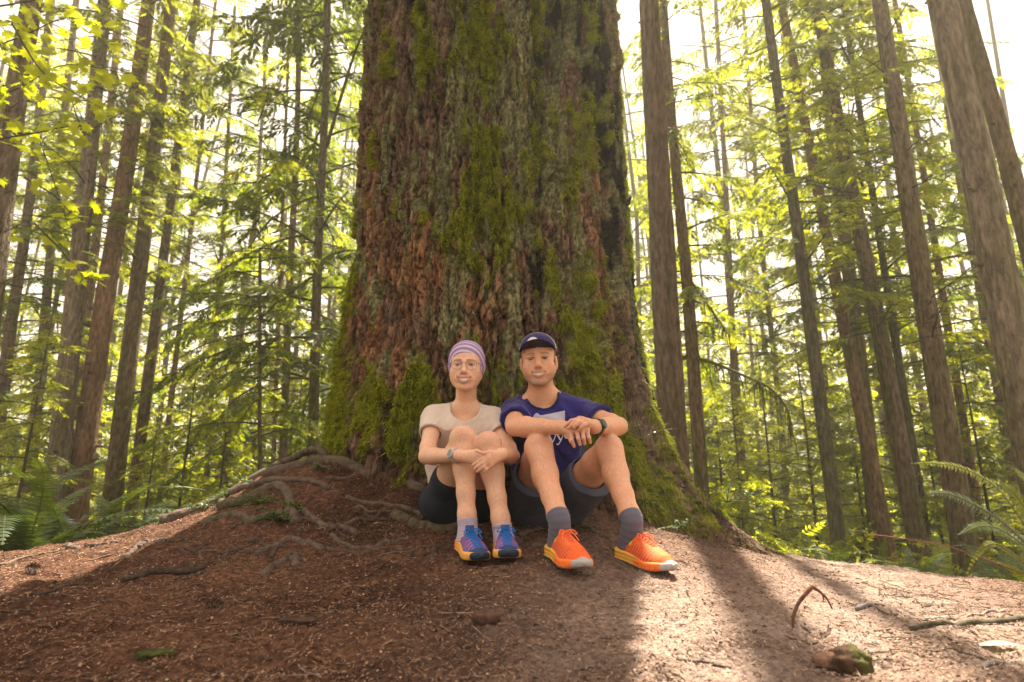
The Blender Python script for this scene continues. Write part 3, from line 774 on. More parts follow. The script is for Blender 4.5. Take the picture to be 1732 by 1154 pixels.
# ---- the wood beyond reads as one mass
wood = obj("far_wood", None, kind="stuff"); wood["label"] = "sunlit yellow green conifer wood far behind the trees"; wood["category"] = "wood"
rngw = np.random.default_rng(21)
stems = MB()
for q in range(64):
    y = 15.5 + 22 * (q / 64) + rngw.uniform(-1, 1); az = (q * .618034 % 1 - .5) * 1.62 + rngw.normal() * .02
    x = y * math.tan(az)
    gap = math.exp(-((az + .42) / .05) ** 2) + math.exp(-((az - .30) / .08) ** 2)
    z = float(ground_z(x, y, False)); r = rngw.uniform(.06, .14)
    stems.tube(np.array([[x, y, z - .2], [x + rngw.normal() * .2, y, z + 9], [x + rngw.normal() * .4, y, z + 19]]), [r, r * .8, r * .45], 7, np.array([.15, .11, .085]) * rngw.uniform(.7, 1.2), cap=False)
    cn = ['thin', 'thin2', 'thin', 'hem2'][rngw.integers(0, 4)]
    sc = rngw.uniform(1.05, 1.6); hz = sc * rngw.uniform(.9, 1.3)
    if gap > .4 : hz *= .55
    if y < 25 and (.24 < az < .56 or -.57 < az < -.36):
        cn = 'sap2'; hz = sc = sc * .9
    for me in CR[cn]:
        obj("crown", me, wood, loc=(x, y, z + rngw.uniform(.0, 1.2)), rot=(0, 0, rngw.uniform(0, 6.28)), scale=(sc, sc, hz))
    if rngw.random() > .40 and gap < .6 and y > 27:
        for me in CR[['thin', 'hem2'][q % 2]]:
            obj("crown", me, wood, loc=(x, y, z + 9 * hz), rot=(0, 0, rngw.uniform(0, 6.28)), scale=(sc, sc, sc))
obj("stems", stems.data("stems", branch_mat), wood)
for q in range(46):                                                   # brush of young trees under it
    y = 11 + 16 * (q / 46) + rngw.uniform(-.5, .5); az = (q * .618034 % 1 - .5) * 1.6; x = y * math.tan(az)
    z = float(ground_z(x, y, False)); sc = rngw.uniform(.8, 1.7)
    for me in CR[['sap', 'sap2'][q % 2]]:
        obj("crown", me, wood, loc=(x, y, z - .1), rot=(0, 0, rngw.uniform(0, 6.28)), scale=(sc * 1.2, sc * 1.2, sc))
def understory():
    rng = np.random.default_rng(22); mb = MB()
    n = 7000
    Y = 6.0 + 15 * rng.random(n) ** 1.2; az = rng.uniform(-.80, .80, n); X = Y * np.tan(az)
    k = (np.abs(X + .1) > 1.9) | (Y > 8.5); X, Y = X[k], Y[k]; n = len(X)
    gz = ground_z(X, Y, False)
    Z = gz + rng.beta(1, 2.2, n) * (.35 + .10 * (Y - 5))
    g = np.clip(rng.beta(2, 1.5, n) * .7 + .4 * (fbm(X * .4, Y * .4, Z, 2) + .5), 0, 1)[:, None]
    c = np.array([.11, .135, .022]) * (1 - g) + np.array([.27, .27, .035]) * g
    f = rng.normal(size=(n, 3)); f[:, 2] = f[:, 2] * .3 + .1
    u = np.array([0, 0, 1]) + rng.normal(size=(n, 3)) * .4
    add_sprays(mb, np.stack([X, Y, Z], 1), f, u, rng.uniform(.22, .5, n) * np.clip(.25 + Y / 16, .5, 1.4), c, rng, 6)
    n = 5200                                                          # the bright thicket that closes the view low down
    Y = rng.uniform(24, 40, n); X = Y * np.tan(rng.uniform(-.82, .82, n)); Z = ground_z(X, Y, False) + rng.beta(1.1, 1.7, n) * (10.5 + 3 * perlin(X * .2, 3., 1.))
    g = np.clip(rng.beta(2, 1.3, n) + .3 * perlin(X * .3, Y * .3, Z * .4), 0, 1)[:, None]
    c = np.array([.10, .12, .024]) * (1 - g) + np.array([.24, .24, .038]) * g
    f = rng.normal(size=(n, 3)); f[:, 2] = f[:, 2] * .35 - .2
    add_sprays(mb, np.stack([X, Y, Z], 1), f, np.array([0, -.3, 1]) + rng.normal(size=(n, 3)) * .4, rng.uniform(1.1, 2.2, n), c, rng, 5)
    return mb.data("undergrowth", needle_mat, False)
o = obj("undergrowth", understory(), kind="stuff"); o["label"] = "bright low undergrowth covering the hollow behind the mound"; o["category"] = "undergrowth"

# ---- long mossy branches that hang into the gaps
def mossy_branch(par, pts, Y, r0, r1, hang=1., seed=0):
    rng = np.random.default_rng(seed); P = spline([W(a, b, Y + c) for a, b, c in pts], 26); mb = MB()
    mb.tube(P, np.linspace(r0, r1, 26), 6, np.array([.075, .070, .022]))
    for k in range(int(60 * hang)):
        i = rng.integers(2, 25); L = rng.uniform(.08, .34) * hang; s = rng.normal(size=3) * .35
        q = np.array([P[i], P[i] + s * L * .5 + np.array([0, 0, -L * .35]), P[i] + s * L * .6 + np.array([0, 0, -L])])
        mb.tube(q, [.009, .008, .003], 4, np.array([.085, .090, .020]) * rng.uniform(.6, 1.3), cap=False)
    child("mossy_branch", mb.data("mossy_branch", branch_mat), par)
trees = {o["label"]: o for o in COL.objects if o.get("category") == "tree"}
def tree_like(s): return next(o for l, o in trees.items() if s in l)
mossy_branch(tree_like("peeking out"), [(1160,602,0),(1200,612,-.2),(1250,632,-.5),(1300,655,-.8),(1330,690,-1.0),(1340,730,-1.1)], 9.2, .030, .010, 1.1, 1)
mossy_branch(tree_like("peeking out"), [(1165,470,0),(1200,520,-.3),(1235,570,-.6)], 9.2, .022, .008, .7, 2)
mossy_branch(tree_like("nearest the giant tree on its left"), [(552,250,0),(575,170,-.5),(600,90,-1.0),(622,40,-1.3)], 8.8, .030, .014, .25, 3)
mossy_branch(tree_like("nearest the giant tree on its left"), [(548,330,0),(500,345,-.4),(455,375,-.8),(420,420,-1.1)], 8.8, .024, .008, .5, 4)
for k, (a, b, c, d) in enumerate([(438,520,330,545),(438,560,250,640),(438,610,320,660),(440,500,540,440),(440,585,540,640),(438,650,345,745),(440,540,520,500),(438,470,350,480)]):
    mossy_branch(tree_like("thin pole conifer"), [(a, b, 0), ((a + c) / 2, (b + d) / 2 - 16, -.3), (c, d, -.6)], 8.2, .014, .004, .35, 10 + k)
mossy_branch(tree_like("third in the right hand row"), [(1465,330,0),(1400,318,-.3),(1345,305,-.6)], 9.2, .020, .006, .3, 30)
mossy_branch(tree_like("third in the right hand row"), [(1490,545,0),(1540,520,-.3),(1570,505,-.6)], 9.2, .018, .006, .3, 31)
mossy_branch(tree_like("mottled conifer"), [(1655,330,0),(1640,318,-.1)], 5.0, .020, .012, .05, 32)

# ---- bigleaf maple spray, top left
maple_mat = leaf_mat("maple_leaves", trans=.62, rough=.45, tint=(1.35, 1.42, .32), vary=.22)
def maple_leaf():
    lob = [(0,.0),(.10,-.05),(.42,-.16),(.30,.02),(.62,.12),(.44,.22),(.70,.52),(.40,.46),(.36,.62),(.18,.55),(.0,1.0)]
    R_ = [(x, y) for x, y in lob]; Lf = [(-x, y) for x, y in lob[1:-1]][::-1]
    P = np.array(R_ + Lf); c = np.array([[0, .3]])
    Q = np.vstack([P, c]); z = -.16 * np.abs(Q[:, 0]) ** 1.3 - .12 * (Q[:, 1] - .3) ** 2
    n = len(P); F = np.array([[k, (k + 1) % n, n] for k in range(n)])
    return np.column_stack([Q[:, 0], Q[:, 1], z]), F
lv, lf = maple_leaf()
leaf_me = [mesh_data("maple_leaf", lv * s, lf, maple_mat, np.tile(c, (len(lv), 1)), False) for s, c in
           [(.105, (.31, .31, .018)), (.125, (.34, .33, .016)), (.09, (.25, .26, .020)), (.135, (.33, .33, .022))]]
maple = thing("bigleaf_maple", "maple branch with backlit bright yellow leaves at the top left", "tree", loc=W(40, 790, 5.2))
rngm = np.random.default_rng(5)
nleaf = 0
for pts, cnt in [([(-60,100),(40,60),(120,30),(210,60)],46),([(-60,180),(30,150),(110,110),(215,125)],56),([(20,40),(70,120),(130,160),(175,185)],34),([(-30,240),(60,225),(120,215),(160,235)],34),([(40,300),(90,330),(120,360),(150,375)],20),([(60,380),(100,420),(130,455),(165,462)],16),
                 ([(30,225),(62,232),(85,290),(112,372)],12),([(-60,20),(60,0),(140,-20),(200,20)],30)]:
    Yb = rngm.uniform(4.6, 5.4)
    P = spline([W(a, b, Yb + .1 * k) for k, (a, b) in enumerate(pts)], 20)
    mb = MB(); mb.tube(P, np.linspace(.010, .003, 20), 5, (.06, .055, .03))
    child("branch", mb.data("maple_twig", branch_mat), maple)
    for k in range(cnt):
        t = rngm.uniform(.05, 1) * 19; p = P[int(t)] + rngm.normal(size=3) * np.array([.09, .14, .05])
        o = child("leaf", leaf_me[rngm.integers(0, 4)], maple, loc=p, rot=(rngm.normal() * .55 - .2, rngm.normal() * .45, rngm.uniform(0, 6.28)))
        nleaf += 1
print("maple leaves", nleaf)

# ---- sword ferns
fern_mat = leaf_mat("fern_fronds", trans=.45, rough=.45, tint=(1.35, 1.3, .5), vary=.22, spec=.4)
def frond_mesh(L, arch, npin, pin, cl, seed, curl=0.):
    rng = np.random.default_rng(seed); s = np.linspace(0, 1, 14)
    a = arch[0] + (arch[1] - arch[0]) * s ** 1.2                      # angle of the midrib above the horizontal
    dx, dz = np.cos(a) * L / 13, np.sin(a) * L / 13
    P = np.stack([np.cumsum(dx) - dx[0], .04 * L * np.sin(s * 3 + seed), np.cumsum(dz) - dz[0]], 1)
    mb = MB(); mb.tube(P, np.linspace(.0035, .0012, 14), 5, (.13, .115, .04), cap=False)
    k = np.arange(npin); t = .10 + .90 * (k + .5) / npin
    base = np.stack([np.interp(t, s, P[:, c]) for c in range(3)], 1)
    T = np.gradient(P, axis=0); T /= np.linalg.norm(T, axis=1)[:, None]
    tt = np.stack([np.interp(t, s, T[:, c]) for c in range(3)], 1)
    w = pin * np.clip(1.15 * (t + .12) ** .35 * (1 - t ** 2.6), .06, 1)
    for sg in (-1, 1):
        d = np.cross(np.array([0, 0, 1.]), tt); d /= np.linalg.norm(d, axis=1)[:, None]
        up = np.cross(tt, d)
        D = d * sg + tt * .28 + up * .10 + rng.normal(size=(npin, 3)) * .07; D /= np.linalg.norm(D, axis=1)[:, None]
        ww = (w * rng.uniform(.85, 1.1, npin))[:, None]; hw = (L / npin * .40) * tt
        tip = base + D * ww - up * ww * .20
        m1 = base + D * ww * .5 - up * ww * .04
        V = np.stack([base - hw * .8, base + hw * .8, m1 + hw * .8, tip, m1 - hw * .8], 1).reshape(-1, 3)
        b = np.arange(npin)[:, None] * 5
        F = np.concatenate([b + [0, 1, 2], b + [0, 2, 4], b + [4, 2, 3]], 0)
        C = np.repeat(np.asarray(cl)[None] * rng.uniform(.75, 1.25, (npin, 1)), 5, 0)
        mb.add(V, F, C)
    return mb.data("frond_%d" % seed, fern_mat, False)
FG, FY, FD = (.075, .110, .022), (.19, .21, .024), (.048, .080, .022)
fr = [frond_mesh(L, a, n, p, c, 40 + k) for k, (L, a, n, p, c) in enumerate([
    (.75, (1.15, -.25), 34, .085, FG), (.85, (.95, -.45), 36, .09, FD), (.65, (.75, -.35), 30, .08, FG), (.9, (1.3, .1), 38, .085, FG), (.6, (1.2, -.5), 28, .075, FY), (.8, (.85, -.15), 34, .09, FY)])]
def fern(label, x, y, s, n, seed, picks=(0,1,2,3,4,5), z=None, group="sword ferns around the mound"):
    rng = np.random.default_rng(seed); z = float(ground_z(x, y)) if z is None else z
    o = thing("sword_fern", label, "fern", group, loc=(x, y, z - .01))
    a0 = rng.uniform(0, 6.28)
    for k in range(n):
        q = s * rng.uniform(.7, 1.1)
        obj("frond", fr[picks[rng.integers(0, len(picks))]], o, loc=(rng.normal() * .02, rng.normal() * .02, 0), rot=(rng.normal() * .12, rng.normal() * .15, a0 + k * 6.283 / n + rng.normal() * .25), scale=(q, q, q))
    return o
for lab, px, Y, s, n, sd in [
    ("dense dark sword fern at the left edge of the mound", 45, 4.35, 1.75, 18, 1), ("tall sword fern right of the dense dark fern on the left", 135, 4.6, 1.6, 17, 2),
    ("sword fern behind the left ferns at the frame edge", -40, 4.9, 1.9, 16, 3), ("sword fern at the foot of the mossy left trunk", 205, 5.0, 1.5, 14, 4),
    ("pale sword fern low between the left ferns and the arching root", 260, 5.2, .95, 12, 5),
    ("sword fern behind the path edge below the lone dark leaning tree", 1395, 5.2, .85, 11, 7), ("sword fern beside the path right of the lone dark tree", 1470, 4.9, .80, 12, 8),
    ("bright sword fern over the path edge in front of the right hand row", 1545, 4.6, .72, 12, 9), ("sword fern behind the bright path edge fern", 1610, 5.3, 1.1, 12, 10),
    ("shaded sword fern at the foot of the broad right trunk", 1690, 5.0, .8, 12, 11), ("low sword fern at the right frame edge above the litter", 1725, 3.9, .55, 10, 12)]:
    d = ray(px, 900); fern(lab, d[0] * Y / d[1], Y, s, n, sd, (0, 1, 2, 3, 1) if px < 300 else (0, 1, 2, 3, 4, 5))
# the near fern that leans in from the right, frond by frond
near_fern = thing("sword_fern", "large near sword fern leaning in from the right edge with arching fronds", "fern", "sword ferns around the mound", loc=(W(1790, 985, 3.0)[0], 3.0, float(ground_z(W(1790, 985, 3.0)[0], 3.0))))
def set_frond(par, pts, Y, npin, pin, cl, seed, roll=0.):
    """a frond whose midrib runs through the given points of the place"""
    rng = np.random.default_rng(seed); P = spline([W(a, b, Y + c) for a, b, c in pts], 24)
    mb = MB(); mb.tube(P, np.linspace(.004, .0012, 24), 5, (.13, .11, .045), cap=False)
    T = np.gradient(P, axis=0); T /= np.linalg.norm(T, axis=1)[:, None]
    t = .16 + .84 * (np.arange(npin) + .5) / npin; s = np.linspace(0, 1, 24)
    base = np.stack([np.interp(t, s, P[:, c]) for c in range(3)], 1); tt = np.stack([np.interp(t, s, T[:, c]) for c in range(3)], 1)
    w = pin * np.clip(1.2 * (t - .05) ** .35 * (1 - t ** 2.4), .06, 1)
    n0 = np.array([math.sin(roll), -.75 * math.cos(roll), .65 * math.cos(roll)])
    L = np.linalg.norm(np.diff(P, axis=0), axis=1).sum()
    for sg in (-1, 1):
        d = np.cross(n0, tt); d /= np.linalg.norm(d, axis=1)[:, None]; up = np.cross(tt, d)
        D = d * sg + tt * .30 + rng.normal(size=(npin, 3)) * .06; D /= np.linalg.norm(D, axis=1)[:, None]
        ww = (w * rng.uniform(.88, 1.08, npin))[:, None]; hw = (L / npin * .27) * tt
        tip = base + D * ww - up * ww * .18 + tt * ww * .08; m1 = base + D * ww * .5 - up * ww * .03
        V = np.stack([base - hw, base + hw, m1 + hw * .9, tip, m1 - hw * .8], 1).reshape(-1, 3); b = np.arange(npin)[:, None] * 5
        mb.add(V, np.concatenate([b + [0, 1, 2], b + [0, 2, 4], b + [4, 2, 3]], 0), np.repeat(np.asarray(cl)[None] * rng.uniform(.8, 1.2, (npin, 1)), 5, 0))
    child("frond", mb.data("near_frond_%d" % seed, fern_mat, False), par)
for k, (pts, pin, cl, roll) in enumerate([
    ([(1790,985,0),(1740,900,.1),(1690,830,.15),(1640,797,.15),(1590,785,.15),(1540,784,.15)], .065, FY, .1),
    ([(1790,985,0),(1735,920,0),(1690,880,0),(1640,850,0),(1600,835,0),(1565,836,0)], .075, (.085, .11, .05), .0),
    ([(1790,985,0),(1770,920,.2),(1740,870,.3),(1715,835,.3),(1690,815,.35)], .11, (.17, .20, .02), -.2),
    ([(1790,985,0),(1790,900,.2),(1760,850,.3),(1740,815,.3),(1715,790,.35)], .11, (.16, .19, .02), .2),
    ([(1790,985,0),(1750,940,-.1),(1700,900,-.15),(1660,890,-.2),(1620,905,-.2)], .07, FG, .1),
    ([(1790,985,0),(1740,960,-.1),(1710,935,-.1),(1680,920,-.1),(1655,935,-.1),(1628,985,-.1)], .032, (.17, .19, .03), .3),
    ([(1790,985,0),(1760,950,.2),(1730,910,.3),(1700,900,.4)], .08, FG, .0)]):
    set_frond(near_fern, pts, 3.0, 34, pin, cl, 200 + k, roll)
# old red bramble cane arching over the path
mb = MB(); mb.tube(spline([W(1466, 903, 3.9), W(1520, 910, 3.8), W(1590, 921, 3.7), W(1650, 940, 3.6), W(1745, 975, 3.5)], 24), np.linspace(.002, .004, 24), 5, (.22, .09, .065), lump=.25)
obj("bramble_cane", mb.data("bramble_cane", branch_mat), label="thin red bramble cane reaching across from the right fern", cat="cane")

# ---- small leaved huckleberry sprigs by the mossy root, and sprigs among the roots on the left
sprig_mat = leaf_mat("sprig_leaves", trans=.4, rough=.4, tint=(1.2, 1.2, .6), vary=.1, spec=.15)
def sprig(label, p, L, n, cl, seed, spread=1., name="huckleberry_sprig", group="leafy sprigs on the mound"):
    rng = np.random.default_rng(seed); o = thing(name, label, "sprig", group, loc=p); st, lf = MB(), MB()
    for k in range(n):
        d = np.array([rng.normal() * spread, rng.normal() * spread * .6 - .2, rng.uniform(.5, 1.2)]); d /= np.linalg.norm(d)
        l = L * rng.uniform(.55, 1.1); s = np.linspace(0, 1, 7)[:, None]
        P = d * l * s + np.array([d[0] * .4, -.1, -.35]) * l * s ** 2
        st.tube(P, np.linspace(.0022, .0009, 7), 4, (.09, .075, .03), cap=False)
        m = 11; t = np.linspace(.15, 1, m); B = np.stack([np.interp(t, s[:, 0], P[:, c]) for c in range(3)], 1)
        D = rng.normal(size=(m, 3)); D[:, 2] *= .4; D /= np.linalg.norm(D, axis=1)[:, None]
        U = np.array([0, -.4, 1]) + rng.normal(size=(m, 3)) * .4
        V, F, C = twiglets(B, D, rng.uniform(.011, .019, m), rng.uniform(.0045, .007, m), U, np.tile(cl, (m, 1)) * rng.uniform(.7, 1.3, (m, 1)))
        lf.add(V, F, C)
    obj("stems", st.data("sprig_stems", branch_mat), o)
    obj("leaves", lf.data("sprig_leaves", sprig_mat, False), o)["kind"] = "stuff"
LG, LM = (.12, .17, .085), (.07, .12, .03)
for k, (px, py, Y, L, n, cl, sp, lab) in enumerate([
    (1085,745,3.22,.30,7,LG,1.1,"pale small leaved sprig growing from the right flank of the giant tree"),(1230,850,3.35,.26,9,LG,1.,"pale sprig tuft on the crest of the mossy right root"),
    (1150,895,3.05,.10,8,LG,1.,"little pale sprig at the foot of the mossy root beside the orange shoe"),
    (395,818,None,.10,16,LM,1.4,"green sprigs creeping over the arching root at its left end"),(440,850,None,.10,18,LM,1.5,"thick green sprigs between the two curled roots"),
    (465,880,None,.09,18,LM,1.6,"green sprigs below the curled root on the left of the mound"),(355,842,None,.09,12,LM,1.3,"sprigs at the low left end of the root tangle"),
    (320,868,None,.08,10,LM,1.3,"small sprigs where the long root dives into the ground"),(425,800,None,.08,10,LG,1.3,"pale sprigs on top of the long arching root"),
    (540,795,None,.06,9,LG,1.4,"tiny sprigs under the arch of the long root"),(490,862,None,.09,12,LM,1.4,"green sprigs against the thick bent root")]):
    p = G(px, py) if Y is None else W(px, py, Y)
    sprig(lab, p, L, n, cl, 300 + k, sp)

# ================================================================== litter, sticks and other small things on the ground
stick_mat = col_mat("dead_wood", rough=.9, spec=.15, noise=60, amt=.4, bump=.5, bscale=120)
def stick(label, pts, r0, r1, colr, name="fallen_stick", lift=.8, air=None, cat="stick"):
    P = spline([G(a, b) if air is None else W(a, b, c) for (a, b, *cc) in pts for c in [cc[0] if cc else 0]], 20)
    rad = np.linspace(r0, r1, 20)
    if air is None: P[:, 2] = ground_z(P[:, 0], P[:, 1]) + rad * lift
    mb = MB(); mb.tube(P, rad, 8, np.asarray(colr), lump=.09)
    return obj(name, mb.data(name, stick_mat), label=label, cat=cat, group="dead sticks on the needle litter")
DK, LT = (.055, .038, .030), (.13, .09, .065)
stick("dark curved stick in the shade on the left of the mound", [(205,990),(238,982),(270,973),(345,962)], .010, .012, DK)
stick("thin dark stick lying in the left sun patch", [(50,1013),(90,1006),(150,997)], .006, .0035, DK)
stick("grey stick along the crest at the far left", [(0,958),(40,942),(100,928)], .006, .004, LT)
stick("slim stick near the bottom edge in the sun patch right of centre", [(1146,1127),(1172,1122),(1235,1130)], .0045, .003, DK)
stick("thin pale stick in front of the roots at lower left of the blue shoes", [(640,940),(690,930),(745,917)], .004, .003, LT)
stick("short stick on the path beyond the arched twig", [(1450,1034),(1475,1031)], .008, .007, (.16, .14, .13), "fallen_stick")
stick("bleached stick lying on the litter at the right edge", [(1560,1048),(1610,1043),(1700,1040)], .005, .004, (.22, .19, .16))
stick("pale forked stick at the lower right corner", [(1660,1140),(1700,1130),(1732,1112)], .006, .004, (.22, .18, .16))
stick("thin grey stick lower left of the rotten stump", [(1420,1090),(1470,1098),(1540,1110)], .003, .002, (.2, .15, .12))
stick("thin dry twig at the bottom left of the mound", [(505,1122),(525,1140),(540,1152)], .003, .002, (.2, .14, .11))
# arched twig standing in the path
a0 = G(1341, 1064)
tw = thing("arched_twig", "bent dead twig standing up in an arch on the sunlit path", "twig", loc=a0)
yb = a0[1]
for pts, r0, r1 in [([(1341,1064,0),(1343,1040,.0),(1352,1018,.01),(1373,992,.02)], .0035, .006), ([(1373,992,.02),(1385,1000,.03),(1398,1012,.04),(1408,1030,.05)], .0055, .002), ([(1390,1004,.035),(1393,1012,.03),(1392,1018,.03)], .003, .0015)]:
    mb = MB(); mb.tube(spline([W(a, b, yb + c) for a, b, c in pts], 12), np.linspace(r0, r1, 12), 7, (.13, .06, .04), lump=.08)
    child("stem", mb.data("arched_twig", stick_mat), tw)
def chunk(name, label, cat, p, size, colr, seed, group=None, mossy=None, subdiv=22):
    """a broken lump: a noisy flattened ball"""
    u, v = np.meshgrid(np.linspace(0, 2 * math.pi, subdiv, endpoint=False), np.linspace(0, math.pi, subdiv // 2 + 1), indexing='ij')
    D = np.stack([np.cos(u) * np.sin(v), np.sin(u) * np.sin(v), np.cos(v)], -1)
    n = 1 + .35 * perlin(D[..., 0] * 1.8 + seed, D[..., 1] * 1.8, D[..., 2] * 1.8) + .30 * np.abs(perlin(D[..., 0] * 5 + seed, D[..., 1] * 5, D[..., 2] * 8)) + .16 * perlin(D[..., 0] * 13 + seed, D[..., 1] * 13, D[..., 2] * 13)
    V = D * n[..., None]; V = np.sign(V) * np.abs(V) ** .8 * np.asarray(size)
    m = subdiv // 2 + 1; i, j = np.meshgrid(np.arange(subdiv), np.arange(m - 1), indexing='ij')
    F = np.stack([i * m + j, i * m + j + 1, ((i + 1) % subdiv) * m + j + 1, ((i + 1) % subdiv) * m + j], -1).reshape(-1, 4)
    c = np.asarray(colr)[None] * (1 + .5 * perlin(V[..., 0] * 40, V[..., 1] * 40, V[..., 2] * 40)).reshape(-1, 1)
    V = V.reshape(-1, 3)
    if mossy is not None:
        k = sstep(.0, .5, V @ np.asarray(mossy) / np.max(size) + .6 * perlin(V[:, 0] * 20, V[:, 1] * 20, V[:, 2] * 20))[:, None]
        k = k * .8; c = c * (1 - k) + np.array([.060, .066, .016]) * k
    return obj(name, mesh_data(name, V, F, stick_mat, c), loc=p, label=label, cat=cat, group=group)
p = G(824, 1058); chunk("bark_chunk", "flat dark bark chunk lying before the blue shoes", "bark", p + np.array([0, 0, .012]), (.036, .022, .018), (.085, .045, .032), 2)
p = G(505, 1052); chunk("bark_chunk", "low dark bark flake on the shaded litter left of centre", "bark", p + np.array([0, 0, .004]), (.05, .022, .010), (.06, .035, .025), 3)
p = G(1440, 1130); chunk("rotten_stump", "crumbling reddish rotten wood lump with moss at the lower right", "stump", p + np.array([0, 0, .02]), (.046, .036, .032), (.075, .042, .028), 5, mossy=(.9, -.2, .2), subdiv=48)
p = G(1400, 1125); chunk("bark_chunk", "reddish bark slab leaning on the rotten stump", "bark", p + np.array([0, 0, .02]), (.03, .02, .016), (.2, .11, .075), 6)
p = G(265, 1106); chunk("moss_clump", "small moss cushion on the litter at lower left", "moss", p + np.array([0, 0, .0]), (.045, .026, .009), (.045, .050, .012), 8, subdiv=40)
p = G(690, 1150)
# fir cones
def cone(label, px, py, s, rz):
    p = G(px, py); mb = MB(); rng = np.random.default_rng(int(px))
    for k in range(60):
        t = k / 60; a = k * 2.4; r = .012 * math.sin(math.pi * (.12 + .85 * t)) + .002
        b = np.array([math.cos(a) * r * .5, math.sin(a) * r * .5, t * .05]); d = np.array([math.cos(a), math.sin(a), .55]); d /= np.linalg.norm(d); sd = np.array([-math.sin(a), math.cos(a), 0])
        V = np.array([b - sd * .003, b + sd * .003, b + d * r + sd * .0045, b + d * (r + .004), b + d * r - sd * .0045])
        mb.add(V, np.array([[0, 1, 2], [0, 2, 4], [4, 2, 3]]), np.array([.15, .10, .075]) * rng.uniform(.6, 1.4))
    obj("fir_cone", mb.data("fir_cone", stick_mat, False), loc=p + np.array([0, 0, .012]), rot=(1.5, 0, rz), scale=(s, s, s), label=label, cat="cone", group="fir cones on the litter")
cone("dark fir cone on the crest at the far left", 42, 974, 1.0, 1.45); cone("fir cone on the shaded litter left of centre", 346, 1034, 1.0, 1.75)
# bleached leaf lying at the lower right
lp = G(1690, 1098)
mb = MB(); s = np.linspace(0, 1, 12); w = .022 * np.sin(np.pi * np.clip(s, .03, .97)) ** .7
Lc = np.stack([-.05 + .10 * s, 0 * s, .012 + .012 * np.sin(3 * s)], 1)
V = np.vstack([Lc + np.stack([0 * w, w, -.3 * w], 1), Lc, Lc - np.stack([0 * w, w, .3 * w], 1)]); k = np.arange(11)
mb.add(V, np.vstack([np.stack([k, k + 1, k + 13, k + 12], 1), np.stack([k + 12, k + 13, k + 25, k + 24], 1)]), (.42, .44, .34))
obj("fallen_leaf", mb.data("fallen_leaf", sprig_mat), loc=lp, rot=(0, 0, -.1), label="single bleached pale leaf lying at the lower right", cat="leaf")
# fallen mossy branch with fern scraps, right
stick("greenish half buried branch below the right ferns", [(1540,1062),(1610,1066),(1680,1058),(1732,1052)], .007, .010, (.070, .060, .036), "fallen_branch", cat="branch")
